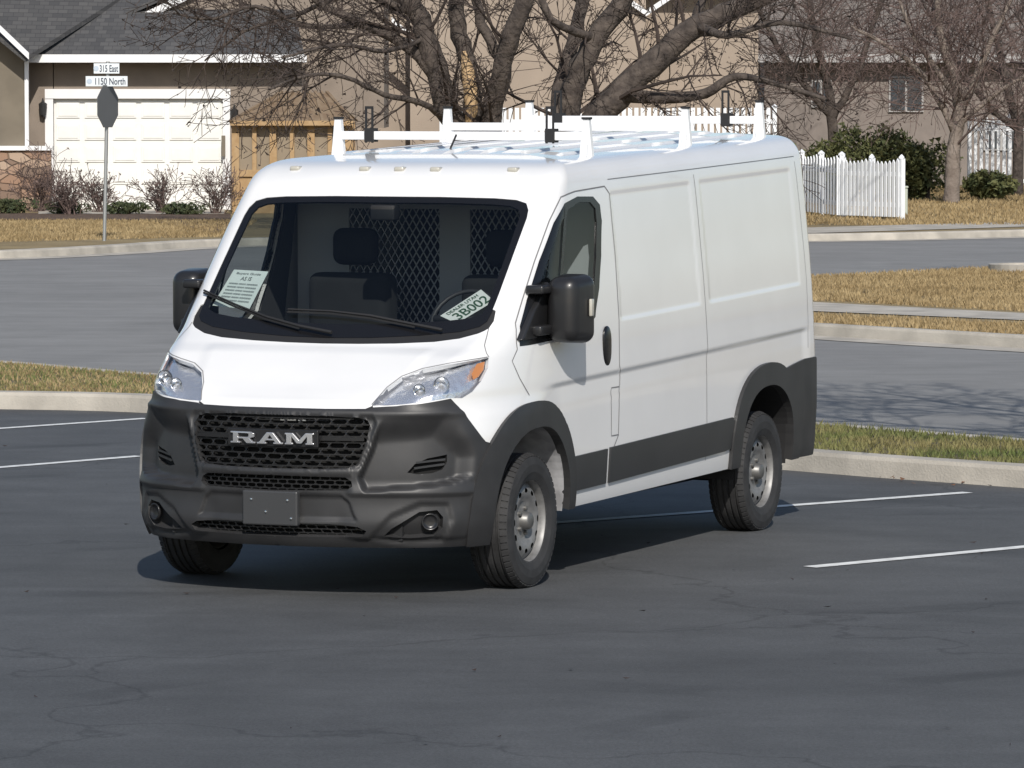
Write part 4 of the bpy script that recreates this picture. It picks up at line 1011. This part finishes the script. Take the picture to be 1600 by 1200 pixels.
hb(mb, 'fascia', M['trim'], H2, h2)
H3 = thing('grey_house', 'grey brown house with shingle roof behind the right hand trees', 'house', (9, 126, .1)); h3 = Vector((9, 126, .1))
mb = MB(); x0, _ = xz(1195, 0, 126); x1, _ = xz(1900, 0, 126); z_e = xz(0, 92, 126)[1]; mb.box(x0, x1, 126, 136, .1, z_e)
M['greysid'] = pm('grey_siding', (.21, .18, .16), .9, var=.06); hb(mb, 'wall', M['greysid'], H3, h3)
mb = MB(); mb.prism([(x0-.5, 125.4, z_e), (x1+.5, 125.4, z_e), (x1-1, 132, z_e+3.4), (x0-.5, 132, z_e+3.4)], (0, 0, .15)); M['shg'] = brickm('shingle_grey', (.15, .13, .115), (.20, .175, .155), (.09, .085, .08), 3, .6, .3); hb(mb, 'roof', M['shg'], H3, h3)
mb = MB(); mb.box(x0-.5, x1+.5, 125.32, 125.4, z_e-.1, z_e+.12); hb(mb, 'fascia', M['trim2'], H3, h3)
for (pa, pb_) in (((1392, 122), (1440, 172)), ((1540, 190), (1590, 232)), ((1270, 128), (1296, 165))):
    f = MB(); pbox(f, pa[0]-3, pa[1]-3, pb_[0]+3, pb_[1]+3, 125.93, .09); fo = hb(f, 'window', M['trim2'], H3, h3)
    m_ = (pa[0]+pb_[0])/2
    for (l_, r_) in ((pa[0], m_-2), (m_+2, pb_[0])):
        g = MB(); pbox(g, l_, pa[1], r_, pb_[1], 125.9, .03); hb(g, 'pane', M['win'], fo, h3)
W = thing('garden_shed', 'yellow brown cedar garden shed with panelled walls right of the garage', 'shed', (-5, 97, .1)); wo = Vector((-5, 97, .1))
mb = MB(); XA, zt = xz(368, 190, 97); XB, _ = xz(545, 190, 97); YB = 99.5
n = 6
for i in range(n+1):
    x = XA+(XB-XA)*i/n; w_ = .075 if i % 2 == 0 else .045; mb.box(x-w_, x+w_, 96.93, 97.03, .1, zt)
for z in (.15, .95, zt-.04): mb.box(XA, XB, 96.95, 97.03, z-.07, z+.07)
mb.box(XA-.04, XB+.04, 97.0, 97.06, .12, .95)
for y in (98.2, YB): mb.box(XB-.05, XB+.05, y-.05, y+.05, .1, zt); mb.box(XA-.05, XA+.05, y-.05, y+.05, .1, zt)
mb.box(XA-.03, XA+.02, 97, YB, .1, zt-.02); mb.box(XB-.02, XB+.03, 97, YB, .1, zt-.02)
zp = zt+.58; mb.box(XA-.1, XB+.1, 96.72, 96.8, zt-.08, zt+.02)
hb(mb, 'frame', M['wood'], W, wo)
mb = MB(); mb.box(XA, XB, 97.035, 97.05, .95, zt-.05); hb(mb, 'glazing', M['polyc'], W, wo)
for sgn in (0, 1):
    mb = MB(); y0, y1, z0, z1 = (96.78, 98.2, zt-.03, zp) if sgn == 0 else (99.7, 98.26, zt, zp)
    mb.prism([(XA-.1, y0, z0), (XB+.1, y0, z0), (XB-.5, y1, z1), (XA+.9, y1, z1)], (0, 0, .02))
    if sgn == 0:
        for i in range(9):
            a = i/8; xa = XA-.1+(XB-XA+.2)*a; xb = XA+.9+(XB-XA-1.4)*a; mb.prism([(xa-.03, y0, z0+.02), (xa+.03, y0, z0+.02), (xb+.03, y1, z1+.02), (xb-.03, y1, z1+.02)], (0, 0, .04))
    hb(mb, 'roof', M['polyr'], W, wo)
def picket(A, B, hgt, label, cat, sp=.13, scal=0, w=.07, flat=False):
    A = Vector((A.x, A.y, .12)); B = Vector((B.x, B.y, .12)); L = (B-A).length; d = (B-A)/L; t = thing('picket_fence', label, cat, tuple(A), math.atan2(d.y, d.x)); n = int(L/sp); mb = MB()
    for i in range(n+1):
        x = L*i/n; h = hgt-scal*math.sin(PI*((x/(L/2)) % 1)) if scal else hgt
        if flat: mb.box(x-w/2, x+w/2, -.012, .012, .05, h)
        else: mb.prism([(x-w/2, -.012, .06), (x+w/2, -.012, .06), (x+w/2, -.012, h-.06), (x, -.012, h), (x-w/2, -.012, h-.06)], (0, .024, 0))
    mb.build('pickets', M['vinyl'], t)
    for z in (.25, hgt-.35):
        mb = MB(); mb.box(0, L, .014, .05, z, z+.09); mb.build('rail', M['vinyl'], t)
    for k in range(3):
        x = L*k/2; mb = MB(); mb.box(x-.05, x+.05, .055, .15, 0, hgt); mb.lathe([(hgt, .07), (hgt+.03, .07), (hgt+.08, .01)], 4, 'z', (x, .10, 0)); mb.build('post', M['vinyl'], t)
b = G(1402, 344, .12); a = at(1310, 300, b.y+1.6); c_ = at(1245, 300, b.y+5.5)
picket(a, b, 1.20, 'short front run of white picket fence ending at the utility box', 'fence', sp=.125, scal=.06, w=.08)
picket(c_, a+Vector((-.03, .05, 0)), 1.24, 'white picket fence run going back from the front corner beside the van', 'fence', sp=.26, scal=.06, w=.12)
picket(at(690, 300, 105), at(1210, 300, 105), 2.16, 'long tall white vinyl fence behind the big trees and roof rack', 'fence', sp=.14, w=.09, flat=True)
picket(at(1515, 300, 118), at(1640, 300, 118), 1.9, 'white fence in front of the grey house at the far right', 'fence', sp=.14, w=.08)
c = G(1409, 337, .12); t = thing('utility_box', 'small pale utility box beside the end of the picket fence', 'utility box', (c.x, c.y, .12)); M['ubox'] = pm('box_green', (.42, .45, .38), .7)
mb = MB(); mb.box(-.12, .12, 0, .25, 0, .56); mb.build('cabinet', M['ubox'], t, bevel=.02); mb = MB(); mb.box(-.13, .13, -.02, .27, .56, .60); mb.build('lid', M['ubox'], t, bevel=.01)
c = G(1575, 424, .12); mb = MB(); mb.lathe([(0, .62), (.10, .62), (.10, .5), (0, .48)], 28, 'z'); o = tag(mb.build('edging_ring', M['concrete']), 'round concrete edging ring on the golden corner lawn', 'edging'); o.location = (c.x+.35, c.y, .12)
rng = random.Random(5); t = thing('young_tree', 'thin young bare tree at the right edge on the corner lawn', 'tree', (c.x+.42, c.y, .12)); mb = MB(); mb.tube([(0, 0, 0), (.02, 0, 1), (.0, 0, 2.2), (.05, 0, 3.4)], [.035, .03, .025, .012], 7); mb.build('trunk', M['bark'], t, True)
mb = MB(); bd = []
for k in range(14): grow(mb, rng, Vector((0, 0, rng.uniform(1.8, 3.3))), Vector((rng.gauss(0, 1), rng.gauss(0, 1), .9)), .9, .01, 2, dict(up=.05, wob=.12, rmin=.004, bud=.5, n=[0, 3, 3], lift=.2), bd)
mb.build('crown', M['twig'], t, fix=False)
c = G(163, 377, .12); S = thing('street_sign', 'stop sign seen from behind with two street name signs on its pole', 'sign', (c.x, c.y, .12)); Ys = c.y; so = Vector((c.x, c.y, .12))
top = at(169, 96, Ys)-so
mb = MB(); mb.tube([(0, 0, 0), (top.x*.95, 0, top.z)], .03, 6); mb.build('pole', M['metal'], S)
cc = at(169, 166, Ys)-so; mb = MB(); rr = .38; rot = Matrix.Translation(cc+Vector((0, -.04, 0))) @ Matrix.Rotation(R(66), 4, 'Z')
pts = [rot @ Vector((rr*math.cos(PI/8+k*PI/4), 0, rr*math.sin(PI/8+k*PI/4))) for k in range(8)]
mb.prism(pts, rot.to_3x3() @ Vector((0, .01, 0))); mb.build('stop_sign', M['signback'], S)
def nameplate(px0, px1, py0, py1, txt, rz):
    a = at(px0, py0, Ys)-so; b = at(px1, py1, Ys)-so; w = (b.x-a.x); h = a.z-b.z; c = (a+b)/2
    mb = MB(); m4 = Matrix.Translation((c.x, -.06, c.z)) @ Matrix.Rotation(rz, 4, 'Z'); mb.box(-w/2, w/2, 0, .01, -h/2, h/2, m4); o = mb.build('name_plate', M['signface'], S, bevel=.003)
    vs, fs = textmesh(txt, .01); mb = MB(); mb.v = [m4 @ Vector((-w*.27+w*.72*u, -.006, -h*.33+h*.66*v)) for u, v in vs]; mb.f = fs; mb.build('lettering', M['signblue'], o, fix=False)
    mb = MB(); mb.poly([(h*.26*math.cos(k*PI/6), -.006, h*.26*math.sin(k*PI/6)) for k in range(12)]); mb.v = [m4 @ (v+Vector((-w*.41, 0, 0))) for v in mb.v]; mb.build('emblem', M['signmark'], o, fix=False)
nameplate(147, 187, 99, 115, '315 East', R(8)); nameplate(134, 200, 119, 135, '1150 North', R(-4))
# ------------------------------------------------------------------ light
el = R(37); lx, ly = -.10, 1.0; hl = math.hypot(lx, ly)
D = Vector((lx/hl*math.cos(el), ly/hl*math.cos(el), -math.sin(el)))
sun = bpy.data.lights.new('sun', 'SUN'); sun.energy = 4.2; sun.angle = R(.5); sun.color = (1, .95, .88)
so_ = bpy.data.objects.new('sun', sun); COL.objects.link(so_); so_.rotation_euler = D.to_track_quat('-Z', 'Y').to_euler(); so_.location = (0, 0, 30)
w = bpy.data.worlds.new('World'); bpy.context.scene.world = w; w.use_nodes = True
sk = w.node_tree.nodes.new('ShaderNodeTexSky'); sk.sky_type = 'NISHITA'; sk.sun_disc = False; sk.sun_elevation = el; sk.sun_rotation = math.atan2(-lx, -ly)
bg = w.node_tree.nodes['Background']; bg.inputs['Strength'].default_value = .11; w.node_tree.links.new(sk.outputs[0], bg.inputs[0])
vs_ = bpy.context.scene.view_settings; vs_.view_transform = 'Standard'; vs_.look = 'None'; vs_.exposure = 0
